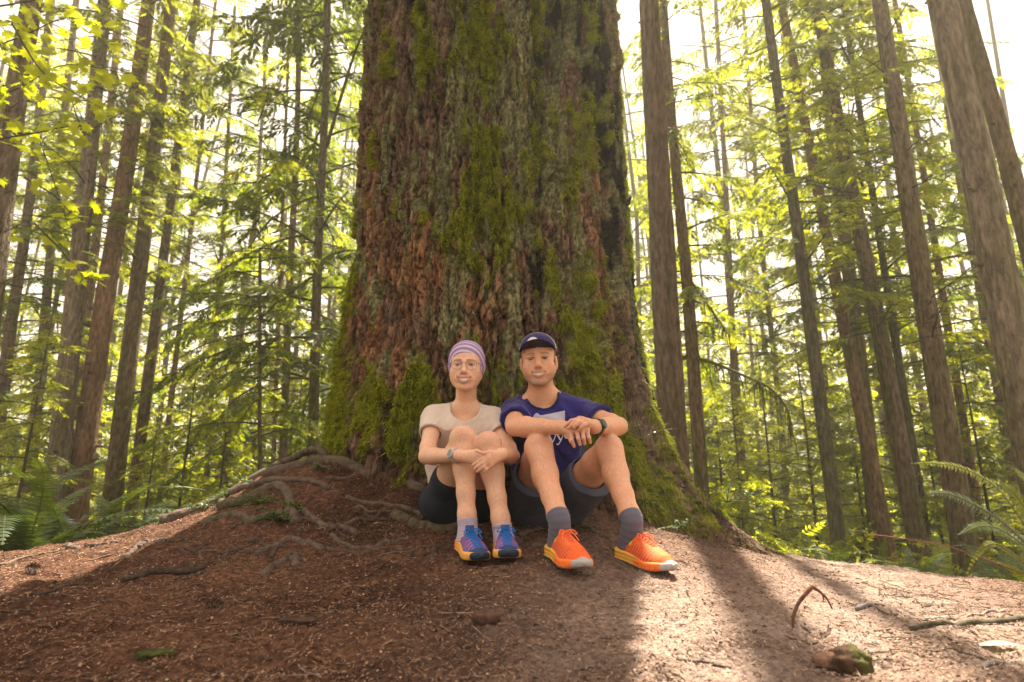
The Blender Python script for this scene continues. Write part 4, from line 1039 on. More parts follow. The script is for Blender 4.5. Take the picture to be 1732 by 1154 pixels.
# needles, chips and bud scales strewn over everything
def litter():
    rng = np.random.default_rng(77); n = 110000
    y = .95 + 2.9 * rng.random(n) ** 1.55; x = rng.uniform(-1.08, 1.08, n) * (y * .98 + .05)
    k = (np.hypot(x - TX, y - TD) > 1.02); x, y = x[k], y[k]; n = len(x)
    z = ground_z(x, y)
    gx_ = (ground_z(x + .02, y, False) - ground_z(x - .02, y, False)) / .04; gy_ = (ground_z(x, y + .02, False) - ground_z(x, y - .02, False)) / .04
    a = rng.uniform(0, 6.283, n); kind = rng.random(n)
    L = np.where(kind < .62, rng.uniform(.008, .022, n), np.where(kind < .95, rng.uniform(.004, .011, n), rng.uniform(.02, .05, n)))
    wd = np.where(kind < .62, rng.uniform(.0007, .0013, n), np.where(kind < .95, rng.uniform(.0018, .0042, n), rng.uniform(.0008, .0016, n)))
    D = np.stack([np.cos(a), np.sin(a), gx_ * np.cos(a) + gy_ * np.sin(a) + rng.normal(size=n) * .28], 1); D /= np.linalg.norm(D, axis=1)[:, None]
    S = np.stack([-np.sin(a), np.cos(a), rng.normal(size=n) * .5], 1)
    P = np.stack([x, y, z + .002 + rng.random(n) * .004], 1)
    t = rng.random(n)
    t = np.clip(t * .75 + .25 * (.5 - 1.3 * perlin(x * 2.6, y * 2.6, 3.) ), 0, 1)
    c = np.where((t < .45)[:, None], np.array([.17, .090, .052]), np.where((t < .72)[:, None], np.array([.28, .165, .105]), np.where((t < .95)[:, None], np.array([.055, .032, .024]), np.array([.36, .25, .18])))) * rng.uniform(.65, 1.3, (n, 1))
    pm = path_sun_mask(x, y)[:, None] * .5; c = c * (1 - pm) + np.array([.38, .28, .22]) * pm * rng.uniform(.6, 1.2, (n, 1))  # litter paler on the path and where sunlight is painted into the colour
    V = np.stack([P - D * L[:, None] * .5, P + S * wd[:, None], P + D * L[:, None] * .5, P - S * wd[:, None]], 1).reshape(-1, 3)
    b = np.arange(n)[:, None] * 4
    mb = MB(); mb.add(V, np.concatenate([b + [0, 1, 2], b + [0, 2, 3]], 0), np.repeat(c, 4, 0))
    for q in range(1350):                                              # broken twigs
        y_ = 1.0 + 2.6 * rng.random() ** 1.3; x_ = rng.uniform(-1, 1) * y_ * .95
        if q > 900: y_ = rng.uniform(1.5, 3.0); x_ = y_ * rng.uniform(.58, .9)
        if math.hypot(x_ - TX, y_ - TD) < 1.1: continue
        a_ = rng.uniform(0, 6.28); l_ = rng.gamma(2.2, .018 if q < 900 else .028); t_ = np.linspace(-.5, .5, 4)
        xx, yy = x_ + np.cos(a_) * l_ * t_ + rng.normal(size=4) * .003, y_ + np.sin(a_) * l_ * t_ + rng.normal(size=4) * .003
        mb.tube(np.stack([xx, yy, ground_z(xx, yy) + .003], 1), rng.uniform(.0010, .0026), 4, np.array([.11, .07, .05]) * rng.uniform(.4, 2.2), cap=False)
    m = 2600                                                          # crumbs of soil and bark
    y_ = 1.0 + 2.6 * rng.random(m) ** 1.4; x_ = rng.uniform(-1, 1, m) * y_ * .95; k_ = perlin(x_ * 2.2, y_ * 2.2, 5.) > -.05; x_, y_ = x_[k_], y_[k_]; m = len(x_)
    s_ = rng.gamma(2.0, .0018, m)[:, None, None] + .0015
    T4 = np.array([[1, 0, 0], [-.5, .87, 0], [-.5, -.87, 0], [0, 0, 1.1], [0.3, .2, -.6]]); R4 = T4[None] * np.array([1, 1, .38]) * (1 + .55 * rng.normal(size=(m, 5, 3))) * np.minimum(s_, .0075)
    VV = R4 + np.stack([x_, y_, ground_z(x_, y_) + .003], 1)[:, None]; b5 = np.arange(m)[:, None] * 5
    mb.add(VV.reshape(-1, 3), np.concatenate([b5 + q for q in ([0, 1, 3], [1, 2, 3], [2, 0, 3], [1, 0, 4], [2, 1, 4], [0, 2, 4])], 0), np.repeat(np.where(rng.random((m, 1)) < .5, np.array([.045, .026, .018]), np.array([.16, .085, .05])) * rng.uniform(.6, 1.4, (m, 1)), 5, 0))
    return mb.data("needle_litter", stick_mat, False)
    return mesh_data("needle_litter", V, np.concatenate([b + [0, 1, 2], b + [0, 2, 3]], 0), stick_mat, np.repeat(c, 4, 0), False)
o = obj("needle_litter", litter(), kind="stuff"); o["label"] = "brown needles and bark chips strewn over the mound"; o["category"] = "litter"

# ================================================================== people: bodies grown as one smooth surface
class Solid:
    """a union of soft limbs and lumps, measured by distance"""
    def __init__(s): s.pr = []
    def cone(s, a, b, ra, rb, k=.012, op=1):
        a, b = np.asarray(a, np.float32), np.asarray(b, np.float32); ba = b - a; L2 = float(ba @ ba) + 1e-9
        def f(P):
            pa = P - a; h = np.clip(pa @ ba / L2, 0, 1)
            return np.sqrt(((pa - h[..., None] * ba) ** 2).sum(-1)) - (ra + (rb - ra) * h)
        s.pr.append((f, (a + b) / 2, math.sqrt(L2) / 2 + max(ra, rb), k, op)); return s
    def chain(s, pts, rad, k=.012, n=None):
        if n: 
            t = np.linspace(0, 1, len(pts)); pts = spline(pts, n); rad = np.interp(np.linspace(0, 1, n), t, rad)
        for i in range(len(pts) - 1): s.cone(pts[i], pts[i + 1], rad[i], rad[i + 1], k)
        return s
    def ell(s, c, r, M=None, k=.012, op=1):
        c, r = np.asarray(c, np.float32), np.asarray(r, np.float32); M = np.eye(3, dtype=np.float32) if M is None else np.asarray(M, np.float32)
        def f(P):
            q = (P - c) @ M.T
            k0 = np.sqrt(((q / r) ** 2).sum(-1)); k1 = np.sqrt(((q / r ** 2) ** 2).sum(-1)) + 1e-6
            return k0 * (k0 - 1) / k1
        s.pr.append((f, c, float(r.max()), k, op)); return s
    def bounds(s):
        c = np.array([p[1] for p in s.pr if p[4] == 1]); r = np.array([p[2] for p in s.pr if p[4] == 1])[:, None]
        return (c - r).min(0) - .03, (c + r).max(0) + .03
    def __call__(s, P, bc, br):
        d = np.full(P.shape[:2], .5, np.float32)
        for f, c, R, k, op in s.pr:
            m = np.where(((bc - c) ** 2).sum(-1) < (R + br + .06) ** 2)[0]
            if not len(m): continue
            e = f(P[m]).astype(np.float32); o = d[m]
            if op == 1:
                h = np.maximum(k - np.abs(o - e), 0) / k
                d[m] = np.minimum(o, e) - h * h * k * .25
            else:
                h = np.maximum(k - np.abs(o + e), 0) / k
                d[m] = np.maximum(o, -e) + h * h * k * .25
        return d
def at_points(f, V):
    V = np.asarray(V, np.float32); return f(V[:, None, :], V, .0)[:, 0]
def surface(f, lo, hi, h=.003):
    """naive surface nets over a sparse grid"""
    B = 8; lo = np.asarray(lo, np.float32); nb = np.ceil((np.asarray(hi) - lo) / (h * B)).astype(int); n = nb * B + 1
    bi = np.stack(np.meshgrid(*[np.arange(q) for q in nb], indexing='ij'), -1).reshape(-1, 3)
    bc = (lo + (bi + .5) * B * h).astype(np.float32)
    dc = f(bc[:, None, :], bc, .0)[:, 0]
    D = np.full(tuple(n), .5, np.float32)
    rad = B * h * .87
    act = np.abs(dc) < rad * 1.5 + .004
    full = np.repeat(np.repeat(np.repeat(np.where(dc < 0, -.5, .5).astype(np.float32).reshape(nb), B, 0), B, 1), B, 2)
    D[:-1, :-1, :-1] = full
    g = np.stack(np.meshgrid(*[np.arange(B + 1)] * 3, indexing='ij'), -1).reshape(-1, 3).astype(np.float32) * h
    ab = bi[act]; A0 = lo + ab * B * h
    for s in range(0, len(ab), 1500):
        P = (A0[s:s+1500, None, :] + g[None]).astype(np.float32)
        v = f(P, bc[act][s:s+1500], rad).reshape(-1, B + 1, B + 1, B + 1)
        for q, (x, y, z) in enumerate(ab[s:s+1500] * B): D[x:x+B+1, y:y+B+1, z:z+B+1] = v[q]
    I = D < 0
    c8 = [(a, b, c) for a in (0, 1) for b in (0, 1) for c in (0, 1)]
    def sl(o): return tuple(slice(q, q + m - 1) for q, m in zip(o, n))
    cnt = np.zeros(tuple(n - 1), np.int8)
    for o in c8: cnt += I[sl(o)]
    cells = np.argwhere((cnt > 0) & (cnt < 8))
    idx = np.full(tuple(n - 1), -1, np.int32); idx[tuple(cells.T)] = np.arange(len(cells))
    val = np.stack([D[tuple((cells + o).T)] for o in c8], 1); off = np.array(c8, np.float32)
    acc = np.zeros((len(cells), 3), np.float32); num = np.zeros((len(cells), 1), np.float32)
    for a in range(8):
        for b in range(a + 1, 8):
            if np.abs(off[a] - off[b]).sum() != 1: continue
            m = (val[:, a] < 0) != (val[:, b] < 0)
            t = val[m, a] / (val[m, a] - val[m, b])
            acc[m] += off[a] + t[:, None] * (off[b] - off[a]); num[m] += 1
    V = lo + (cells + acc / num) * h
    Q = []
    for ax in range(3):
        s0 = [slice(1, -1)] * 3; s0[ax] = slice(0, -1); s1 = [slice(1, -1)] * 3; s1[ax] = slice(1, None)
        x0, x1 = I[tuple(s0)], I[tuple(s1)]
        for flip, m in ((0, x0 & ~x1), (1, ~x0 & x1)):
            e = np.argwhere(m); add = np.ones(3, int); add[ax] = 0; e = e + add
            u, w = [(1, 2), (2, 0), (0, 1)][ax]; du = np.zeros(3, int); dw = np.zeros(3, int); du[u] = 1; dw[w] = 1
            q = np.stack([idx[tuple(p.T)] for p in (e - du - dw, e - dw, e, e - du)], 1)
            q = q[(q >= 0).all(1)]
            Q.append(q[:, ::-1] if flip else q)
    return V, np.vstack(Q)
def prune(V, Q, k):
    Q = Q[k[Q].any(1)]; used = np.unique(Q); mp = np.full(len(V), -1); mp[used] = np.arange(len(used)); return V[used], mp[Q]
def grow(name, f, lo, hi, h, mat, par, col, keep=None, smooth_it=0, fine=None):
    V, Q = surface(f, lo, hi, h)
    if keep is not None: V, Q = prune(V, Q, keep(V))
    if fine is not None:                                                # the same surface, closer woven, on the head
        H, h2 = fine
        V, Q = prune(V, Q, H.loc(V)[:, 1] < -.118)
        c = np.array([H.w(x, y, z) for x in (-.1, .1) for y in (-.135, .14) for z in (-.12, .13)])
        V2, Q2 = surface(f, c.min(0), c.max(0), h2); q = H.loc(V2); V2, Q2 = prune(V2, Q2, (q[:, 1] > -.1195) & (np.abs(q[:, 0]) < .11))
        Q = np.vstack([Q, Q2 + len(V)]); V = np.vstack([V, V2])
    for _ in range(smooth_it):
        S = np.zeros_like(V); c = np.zeros(len(V))
        for a, b in ((0, 1), (1, 2), (2, 3), (3, 0)):
            np.add.at(S, Q[:, a], V[Q[:, b]]); np.add.at(c, Q[:, a], 1); np.add.at(S, Q[:, b], V[Q[:, a]]); np.add.at(c, Q[:, b], 1)
        V = .5 * V + .5 * S / c[:, None]
    C = col(V) if callable(col) else np.tile(np.asarray(col, float), (len(V), 1))
    return child(name, mesh_data(name, V, Q, mat, C), par)

skin_mat = col_mat("skin", rough=.46, spec=.42, noise=120, amt=.10, bump=.06, bscale=400, sss=.12)
cloth_mat = col_mat("knit_cloth", rough=.9, spec=.15, noise=260, amt=.10, bump=.12, bscale=700, sheen=.15)
woven_mat = col_mat("woven_cloth", rough=.8, spec=.2, noise=200, amt=.12, bump=.15, bscale=500)
rubber_mat = col_mat("shoe_rubber", rough=.6, spec=.3, noise=80, amt=.10, bump=.1, bscale=120)
mesh_mat = col_mat("shoe_mesh", rough=.75, spec=.25, noise=300, amt=.22, bump=.3, bscale=420)
metal_mat = col_mat("thin_metal", rough=.35, spec=.5, noise=30, amt=.05, metal=.7)
plastic_mat = col_mat("watch_plastic", rough=.35, spec=.5, noise=50, amt=.08)
hair_mat = col_mat("short_hair", rough=.6, spec=.3, noise=220, amt=.4, bump=.5, bscale=350, stretch=(1, 1, .25))
def glass_mat():
    m, nt, out = new_mat("spectacle_lens")
    a = N(nt, "ShaderNodeBsdfTransparent"); b = N(nt, "ShaderNodeBsdfGlossy"); b.inputs["Roughness"].default_value = .02
    mx = N(nt, "ShaderNodeMixShader"); mx.inputs[0].default_value = .05
    nt.links.new(a.outputs[0], mx.inputs[1]); nt.links.new(b.outputs[0], mx.inputs[2]); nt.links.new(mx.outputs[0], out.inputs[0])
    return m
lens_mat = glass_mat()

def head_frame(px, py, Y, yaw, pitch, roll):
    """rows: right, up, forward of the head in world axes (forward faces the camera)"""
    M = Matrix.Rotation(yaw, 3, 'Z') @ Matrix.Rotation(pitch, 3, 'X') @ Matrix.Rotation(roll, 3, 'Y')
    A = np.array(M)
    U, F_, Wd = A @ np.array([1., 0, 0]), A @ np.array([0, -1., 0]), A @ np.array([0, 0, 1.])
    return W(px, py, Y), np.stack([U, Wd, F_])
class Head:
    def __init__(s, O, M, sc): s.O, s.M, s.sc = O, M, sc
    def w(s, u, v, f): return s.O + s.sc * (np.array([u, v, f]) @ s.M)
    def loc(s, P): return ((P - s.O) @ s.M.T) / s.sc
def add_head(S, H, male):
    k = H.sc; w = H.w; M = H.M
    def E(c, r, kk=.015, op=1): S.ell(w(*c), np.array(r) * k, M, kk, op)
    def Cn(a, b, ra, rb, kk=.01, op=1): S.cone(w(*a), w(*b), ra * k, rb * k, kk, op)
    E((0, .040, -.012), (.076, .082, .096))
    E((0, .015, .030), (.069, .075, .062), .02)
    E((0, -.050, .036), (.057 if male else .053, .058, .050), .025)
    for g in (-1, 1):
        Cn((g * .056, -.045, .005), (g * .022, -.098, .062), .022, .018, .022)              # jaw
        E((g * .042, -.032, .055), (.026, .024, .022), .03)                               # cheek pushed up by the smile
        E((g * .037, -.057, .042), (.024, .032, .030), .03)                                # lower cheek
        Cn((g * .014, .021, .088), (g * .046, .017, .072), .0085, .0075, .010)              # brow ridge
        E((g * .032, -.001, .097), (.021, .013, .019), .012, -1)                           # eye socket
        S.ell(w(g * .032, -.001, .073), np.array((.0150, .0135, .0135)) * k, M, .003)       # eyeball behind lids
        Cn((g * .019, .006, .0835), (g * .044, .005, .078), .0042, .0042, .004)             # upper lid
        Cn((g * .020, -.010, .0830), (g * .043, -.009, .077), .0040, .0040, .004)           # lower lid
        E((g * .0112, -.039, .096), (.0072, .0064, .0095), .006)                            # nostril wing
        Cn((g * .021, -.044, .084), (g * .036, -.066, .073), .0050, .0045, .018)            # smile fold
        if male:
            E((g * .079, -.012, -.008), (.0085, .032, .019), .008)
            E((g * .086, -.010, -.002), (.006, .018, .009), .006, -1)
    Cn((0, .012, .088), (0, -.030, .1035), .0085, .0108, .012)
    E((0, -.033, .1030), (.0110, .0100, .0112), .008)
    E((0, -.103, .070), (.020, .016, .018), .018)                                          # chin
    E((0, -.064, .074), (.035, .028, .0225), .014)                                          # muzzle
    vu, vl, hwm = mouth_curves(male)
    t = np.linspace(-1, 1, 11) * hwm
    for fn, dv, r in ((vu, .0030, .0040), (vl, -.0042, .0050)):
        pts = [(x, float(fn(x)) + dv * (1 - .6 * abs(x / hwm)), .0945 - .0135 * (x / hwm) ** 2) for x in t]
        for a, b in zip(pts[:-1], pts[1:]): Cn(a, b, r * (1 - .45 * abs(a[0] / hwm) ** 2), r * (1 - .45 * abs(b[0] / hwm) ** 2), .005)
def mouth_curves(male):
    if male: return (lambda u: -.0655 + .0050 * (u / .033) ** 2), (lambda u: -.0765 + .0160 * (u / .033) ** 2), .033
    return (lambda u: -.0635 + .0062 * (u / .034) ** 2), (lambda u: -.0795 + .0222 * (u / .034) ** 2), .034
def with_mouth(S, H, male):
    vu, vl, hwm = mouth_curves(male)
    def f(P, bc, br):
        d = S(P, bc, br)
        m = np.where(((bc - H.w(0, -.07, .085)) ** 2).sum(-1) < (.05 + br) ** 2)[0]
        if len(m):
            q = H.loc(P[m]); u, v, fz = q[..., 0], q[..., 1], q[..., 2]
            c = np.maximum(np.maximum(v - vu(u), vl(u) - v), (.0915 - .0135 * (u / hwm) ** 2) - fz) * H.sc
            d[m] = np.maximum(d[m], -c).astype(np.float32)
        return d
    return f
def skin_color(base, V, seed=0.):
    n = perlin(V[:, 0] * 16 + seed, V[:, 1] * 16, V[:, 2] * 16); n2 = perlin(V[:, 0] * 60, V[:, 1] * 60 + seed, V[:, 2] * 60)
    return np.asarray(base)[None] * (1 + .07 * n + .05 * n2)[:, None] * (1 + np.stack([0 * n, -.10 * n2 - .06 * n, -.12 * n2 - .08 * n], 1))
def paint_head(C, V, H, male):
    q = H.loc(V); u, v, f = q[:, 0], q[:, 1], q[:, 2]; au = np.abs(u)
    face = (f > .02) & (au < .11) & (v > -.13) & (v < .14)
    def mix(m, c):
        m = np.clip(m, 0, 1) * face; C[:] = C * (1 - m[:, None]) + np.asarray(c) * m[:, None]
    flush = (.60, .255, .175) if male else (.64, .29, .20)
    mix(.25 * np.exp(-(((au - .045) / .022) ** 2 + ((v + .030) / .020) ** 2)), flush)
    mix(.08 * np.exp(-((u / .012) ** 2 + ((v + .033) / .009) ** 2)), flush)
    if male:                                                            # grey stubble
        nb = .5 + .5 * perlin(V[:, 0] * 300, V[:, 1] * 300, V[:, 2] * 300)
        jaw = sstep(-.050, -.078, v + .030 * (1 - sstep(.018, .055, au))) * sstep(.125, .10, -v)
        jaw = np.maximum(jaw, .4 * np.exp(-(((v + .056) / .006) ** 2 + (u / .030) ** 4)))
        chin_grey = np.exp(-(((v + .100) / .018) ** 2 + (u / .040) ** 2))
        mix(jaw * (.22 + .36 * nb), (.19, .125, .10)); mix(chin_grey * (.20 + .35 * nb), (.34, .30, .28))
        mix(.30 * np.exp(-(((v + .056) / .005) ** 2 + (u / .028) ** 4)), (.16, .10, .075))
    brow_y = .0232 - 9. * (au - .030) ** 2
    mix(.80 * np.exp(-((v - brow_y) / .0034) ** 2) * sstep(.010, .016, au) * sstep(.056, .046, au), (.115, .065, .042) if male else (.23, .115, .065))
    # eyes between the lids
    ex = np.abs(au - .032); op_ = .0036 * (1 - (ex / .014) ** 2)
    eye = (ex < .0135) & (np.abs(v + .0022) < np.maximum(op_, 0) + .0006) & (f > .06)
    C[eye & face] = (.30, .25, .23)
    C[eye & face & (ex < .0075)] = (.020, .022, .025)
    lid = (ex < .0155) & (np.abs(v - .0028 - .0022 * (1 - (ex / .0155) ** 2)) < .0021) & (f > .06)
    C[lid & face] = (.055, .03, .025)
    # mouth
    vu, vl, hwm = mouth_curves(male); hh_ = vu(u) - vl(u)
    lipm = np.exp(-(((v - vu(u) - .0030) / .0036) ** 2)) + np.exp(-(((v - vl(u) + .0045) / .0046) ** 2))
    mix(.80 * np.clip(lipm, 0, 1) * sstep(hwm + .003, hwm - .004, au) * (f > .06), (.44, .13, .105) if not male else (.42, .155, .12))
    in_m = (au < hwm) & (v < vu(u) + .0006) & (v > vl(u) - .0006) & (f > .06)
    C[in_m & face] = (.84, .78, .70)
    C[in_m & face & ((v < vl(u) + .14 * hh_) | (au > hwm - .005))] = (.20, .06, .05)
    nos = np.exp(-(((au - .0075) / .0030) ** 2 + ((v + .0445) / .0024) ** 2)) * (f > .09); mix(.35 * nos, (.14, .05, .035))
    return C
def fingers(S, spec, r0=.0078, r1=.0060):
    for pts in spec:
        P = [W(*p) for p in pts]; n = len(P); R_ = np.linspace(r0, r1, n)
        for i in range(n - 1): S.cone(P[i], P[i + 1], R_[i], R_[i + 1], .003)
def palm(S, wrist, knuck, r=.0115, rw=.017):
    a = W(*wrist)
    for q in knuck: S.cone(a, W(*q), rw, r, .012)
    for p, q in zip(knuck[:-1], knuck[1:]): S.cone(W(*p), W(*q), r, r, .006)
def limb_cut(a, b, t):
    """a half space test: positive beyond fraction t on the way from a to b"""
    a, b = np.asarray(a), np.asarray(b); d = (b - a) / np.linalg.norm(b - a); c = a + (b - a) * t
    return lambda P: (P - c) @ d

def shoe(par, heel, toe, L, pal, pitch=0., name="shoe", label=None):
    heel, toe = np.array(heel, float), np.array(toe, float); d = toe - heel; d[2] = 0; d /= np.linalg.norm(d)
    fz = np.array([d[0] * math.cos(pitch), d[1] * math.cos(pitch), math.sin(pitch)]); lat = np.cross([0, 0, 1.], d); up = np.cross(fz, lat)
    M = np.stack([fz, lat, up])
    ts = np.array([0, .012, .035, .07, .12, .3, .48, .66, .75, .82, .88, .935, .975, 1.0]); hw = np.array([.0, .014, .024, .031, .036, .035, .041, .049, .0475, .0435, .037, .028, .017, 0.]) * L / .28
    def hwid(t): return np.interp(t, ts, hw)
    def lq(P): q = (P - heel) @ M.T; return q[..., 0], q[..., 1], q[..., 2]
    spring = lambda t: .026 * np.clip((t - .60) / .40, 0, 1) ** 2 + .010 * np.clip((.10 - t) / .1, 0, 1) ** 1.5
    def fs(P, bc, br):
        x, y, z = lq(P); t = x / L; zb = spring(t); zt = np.interp(t, [0, .3, .7, 1], [.044, .038, .030, .040])
        dd = np.maximum(np.abs(y) - hwid(t) - .0035 - .005 * np.clip((.25 - t) * 4, 0, 1), np.maximum(-x - .006, x - L - .002)) 
        dz = np.maximum(zb - z, z - zt)
        r = .011; dd = dd + r - .003; dz = dz + r - .003
        o = np.minimum(np.maximum(dd, dz), 0) + np.sqrt(np.maximum(dd, 0) ** 2 + np.maximum(dz, 0) ** 2) - r
        return (o + .0012 * np.cos(z * 420) * (t < .6)).astype(np.float32)
    def fu(P, bc, br):
        x, y, z = lq(P); t = np.clip(x / L, -.05, 1.05)
        h = np.interp(t, [-.05, .0, .06, .25, .38, .5, .7, .88, 1.0], [.075, .084, .087, .080, .095, .088, .070, .058, .034]) * L / .28
        w = hwid(t) * 1.0 + .001; zz = np.maximum(z - .028, -.02) / np.maximum(h - .028, .01)
        wtop = np.interp(t, [0, .2, .4, .7, 1], [.80, .86, .80, .82, .7])
        v = np.abs(y) / np.maximum(w * (1 - (1 - wtop) * np.clip(zz, 0, 1)), .004); s = (v ** 2.4 + np.abs(zz) ** 2.6) ** (1 / 2.5)
        dd = (s - 1) * np.minimum(w, .034)
        dd = np.maximum(dd, np.maximum(-x - .002, x - L * 1.0)); dd = np.maximum(dd, .026 - z)
        op_ = np.sqrt(((x - L * .21) / 1.45) ** 2 + y ** 2) - .0265 * L / .28                    # ankle opening
        op_ = np.maximum(op_, .050 - z)
        dd = np.maximum(dd, -op_)
        lac = np.maximum(np.abs(y) - .010, np.abs(t - .52) - .12)
        return (dd + .0015 * sstep(.004, -.004, lac)).astype(np.float32)
    c4 = np.array([heel + fz * a + lat * b + up * c for a in (-.03, L + .02) for b in (-.07, .07) for c in (-.03, .13)])
    o = obj(name, None, par, loc=np.array(heel) - np.array(par.location)); o.empty_display_size = .05
    if label: o["label"] = label
    def part(nm, f, mat, col, keep=None, h=.0031):
        V, Q = surface(f, c4.min(0), c4.max(0), h)
        q = ((V - heel) @ M.T); C = col(q[:, 0] / L, q[:, 1], q[:, 2])
        obj(nm, mesh_data(nm, V - heel, Q, mat, C), o)
    part("upper", fu, mesh_mat, pal['upper']); part("midsole", fs, rubber_mat, pal['sole'])
    # outsole and laces
    mb = MB(); t = np.linspace(.03, .985, 30); yl = hwid(t) * .93
    zb = spring(t) - .003; yl = yl * .86
    for s_ in (-1, 1):
        pass
    Vt = np.concatenate([np.stack([t * L, yl, zb], 1), np.stack([t * L, -yl, zb], 1), np.stack([t * L, yl * .98, zb + .008], 1), np.stack([t * L, -yl * .98, zb + .008], 1)])
    k = np.arange(29); n = 30
    Fq = np.vstack([np.stack([k, k + n, k + n + 1, k + 1], 1), np.stack([k, k + 1, k + 2 * n + 1, k + 2 * n], 1), np.stack([k + n, k + 3 * n, k + 3 * n + 1, k + n + 1], 1)])
    mb.add(Vt @ M, Fq, pal['out']); obj("outsole", mb.data("outsole", rubber_mat), o)
    lc = MB(); sc = L / .28
    def top(t): return np.interp(t, [.38, .5, .7], [.095, .088, .070]) * sc + .001
    for k_ in range(5):
        t0 = .42 + .055 * k_
        for s_ in (-1, 1):
            a = np.array([(t0 - .01) * L, s_ * .017 * sc, top(t0) - .006]); m_ = np.array([(t0 + .012) * L, 0, top(t0 + .01) + .0015]); b = np.array([(t0 + .035) * L, -s_ * .017 * sc, top(t0 + .035) - .006])
            lc.tube(spline([a, m_, b], 8) @ M, .0021, 6, pal['lace'])
    for s_ in (-1, 1):                                                  # bow loops and loose ends
        b = np.array([.405 * L, 0, top(.4) + .004])
        lc.tube(spline([b, b + [.012, s_ * .022, .006], b + [.030, s_ * .034, -.006], b + [.026, s_ * .018, -.004], b], 14) @ M, .0022, 6, pal['lace'])
        lc.tube(spline([b, b + [.016, s_ * .014, .004], b + [.040, s_ * .026, -.014], b + [.055, s_ * .030, -.024]], 10) @ M, .0020, 6, pal['lace'])
    obj("laces", lc.data("laces", woven_mat), o)
    tg = MB(); b0 = np.array([.40 * L, 0, top(.4) - .01]); b1 = np.array([.335 * L, 0, top(.38) + .016])
    for i_ in range(1): 
        w_ = .016
        V_ = np.array([b0 + [0, -w_, 0], b0 + [0, w_, 0], b1 + [0, w_, 0], b1 + [0, -w_, 0], b0 + [-.008, -w_, -.002], b0 + [-.008, w_, -.002], b1 + [-.008, w_, -.002], b1 + [-.008, -w_, -.002]])
        tg.add(V_ @ M, np.array([[0, 1, 2, 3], [7, 6, 5, 4], [3, 2, 6, 7], [0, 4, 5, 1], [1, 5, 6, 2], [0, 3, 7, 4]]), pal['tongue'])
    obj("tongue", tg.data("tongue", woven_mat), o)
    return o
def choose(*pairs):
    """later (mask, colour) pairs win"""
    base = pairs[0]; C = np.tile(np.asarray(base, float), (len(pairs[1][0]), 1))
    for m, c in pairs[1:]:
        m = np.clip(np.asarray(m, float), 0, 1)[:, None]; C = C * (1 - m) + np.asarray(c) * m
    return C
def pal_blue():
    def up(t, y, z):
        st = .5 + .5 * np.sin(t * 95 + z * 160 + np.sign(y) * 0)
        return choose((.030, .085, .30), (sstep(.55, .9, st) * (np.abs(y) > .018) * (z < .072) * (t > .12), (.50, .10, .17)), ((t < .10) * (z < .09), (.62, .10, .10)), ((t + (y / .05) ** 2 * .08 > .88) * (z < .056), (.030, .05, .13)),
                      ((np.abs(t - .34) < .035) * (z > .064) * (np.abs(y) > .012), (.72, .42, .05)), ((z > .080) * (t < .36), (.02, .045, .13)))
    def so(t, y, z): return choose((.72, .34, .06), ((t + (y / .05) ** 2 * .05 > .93), (.015, .03, .06)), ((t < .16) * (y < 0), (.72, .13, .10)), ((z < .008), (.03, .045, .07)), ((np.abs(t - .78) < .05) * (z > .028), (.74, .42, .12)))
    return dict(upper=up, sole=so, out=(.02, .03, .05), lace=(.020, .13, .42), tongue=(.03, .07, .22))
def pal_orange():
    def up(t, y, z):
        st = np.sin(t * 120 - z * 130)
        return choose((.74, .115, .022), (sstep(.75, .95, st) * (np.abs(y) > .02) * (t > .25) * (t < .8) * (z < .07), (.10, .035, .05)), ((t < .22) * (t > .03) * (z < .075) * (np.abs(y) > .018), (.11, .04, .05)), ((t + (y / .05) ** 2 * .03 > .94), (.36, .34, .32)),
                      ((np.abs(t - .32) < .035) * (z > .066) * (np.abs(y) > .012), (.80, .48, .03)), ((z > .08) * (t < .10), (.74, .10, .02)), ((t > .45) * (t < .75) * (z > .075), (.74, .14, .04)))
    def so(t, y, z): return choose((.76, .42, .06), (sstep(.42, .55, t), (.80, .17, .025)), ((t + (y / .05) ** 2 * .02 > .93) , (.36, .34, .32)), ((z < .008), (.13, .11, .10)), ((np.abs(z - .03) < .003) * (t < .6), (.55, .22, .03)))
    return dict(upper=up, sole=so, out=(.07, .065, .06), lace=(.80, .15, .05), tongue=(.70, .12, .03))
def sock(par, pts, rad, colr, ribs, name="sock"):
    P = spline([W(*p) if len(p) == 3 and p[1] > 20 else np.array(p) for p in pts], 22); mb = MB(); t = np.linspace(0, 1, 22)
    R_ = np.interp(t, np.linspace(0, 1, len(rad)), rad) + .0012 * np.sin(t * ribs)
    c = np.asarray(colr)[None] * (1 + .18 * np.sin(t * ribs * .9))[:, None]
    mb.tube(P, R_, 20, c, lump=.012); child(name, mb.data(name, cloth_mat), par)
def tri_mesh(par, name, V, F, mat, c, smooth=True): return child(name, mesh_data(name, V, F, mat, np.tile(np.asarray(c, float), (len(V), 1)), smooth), par)
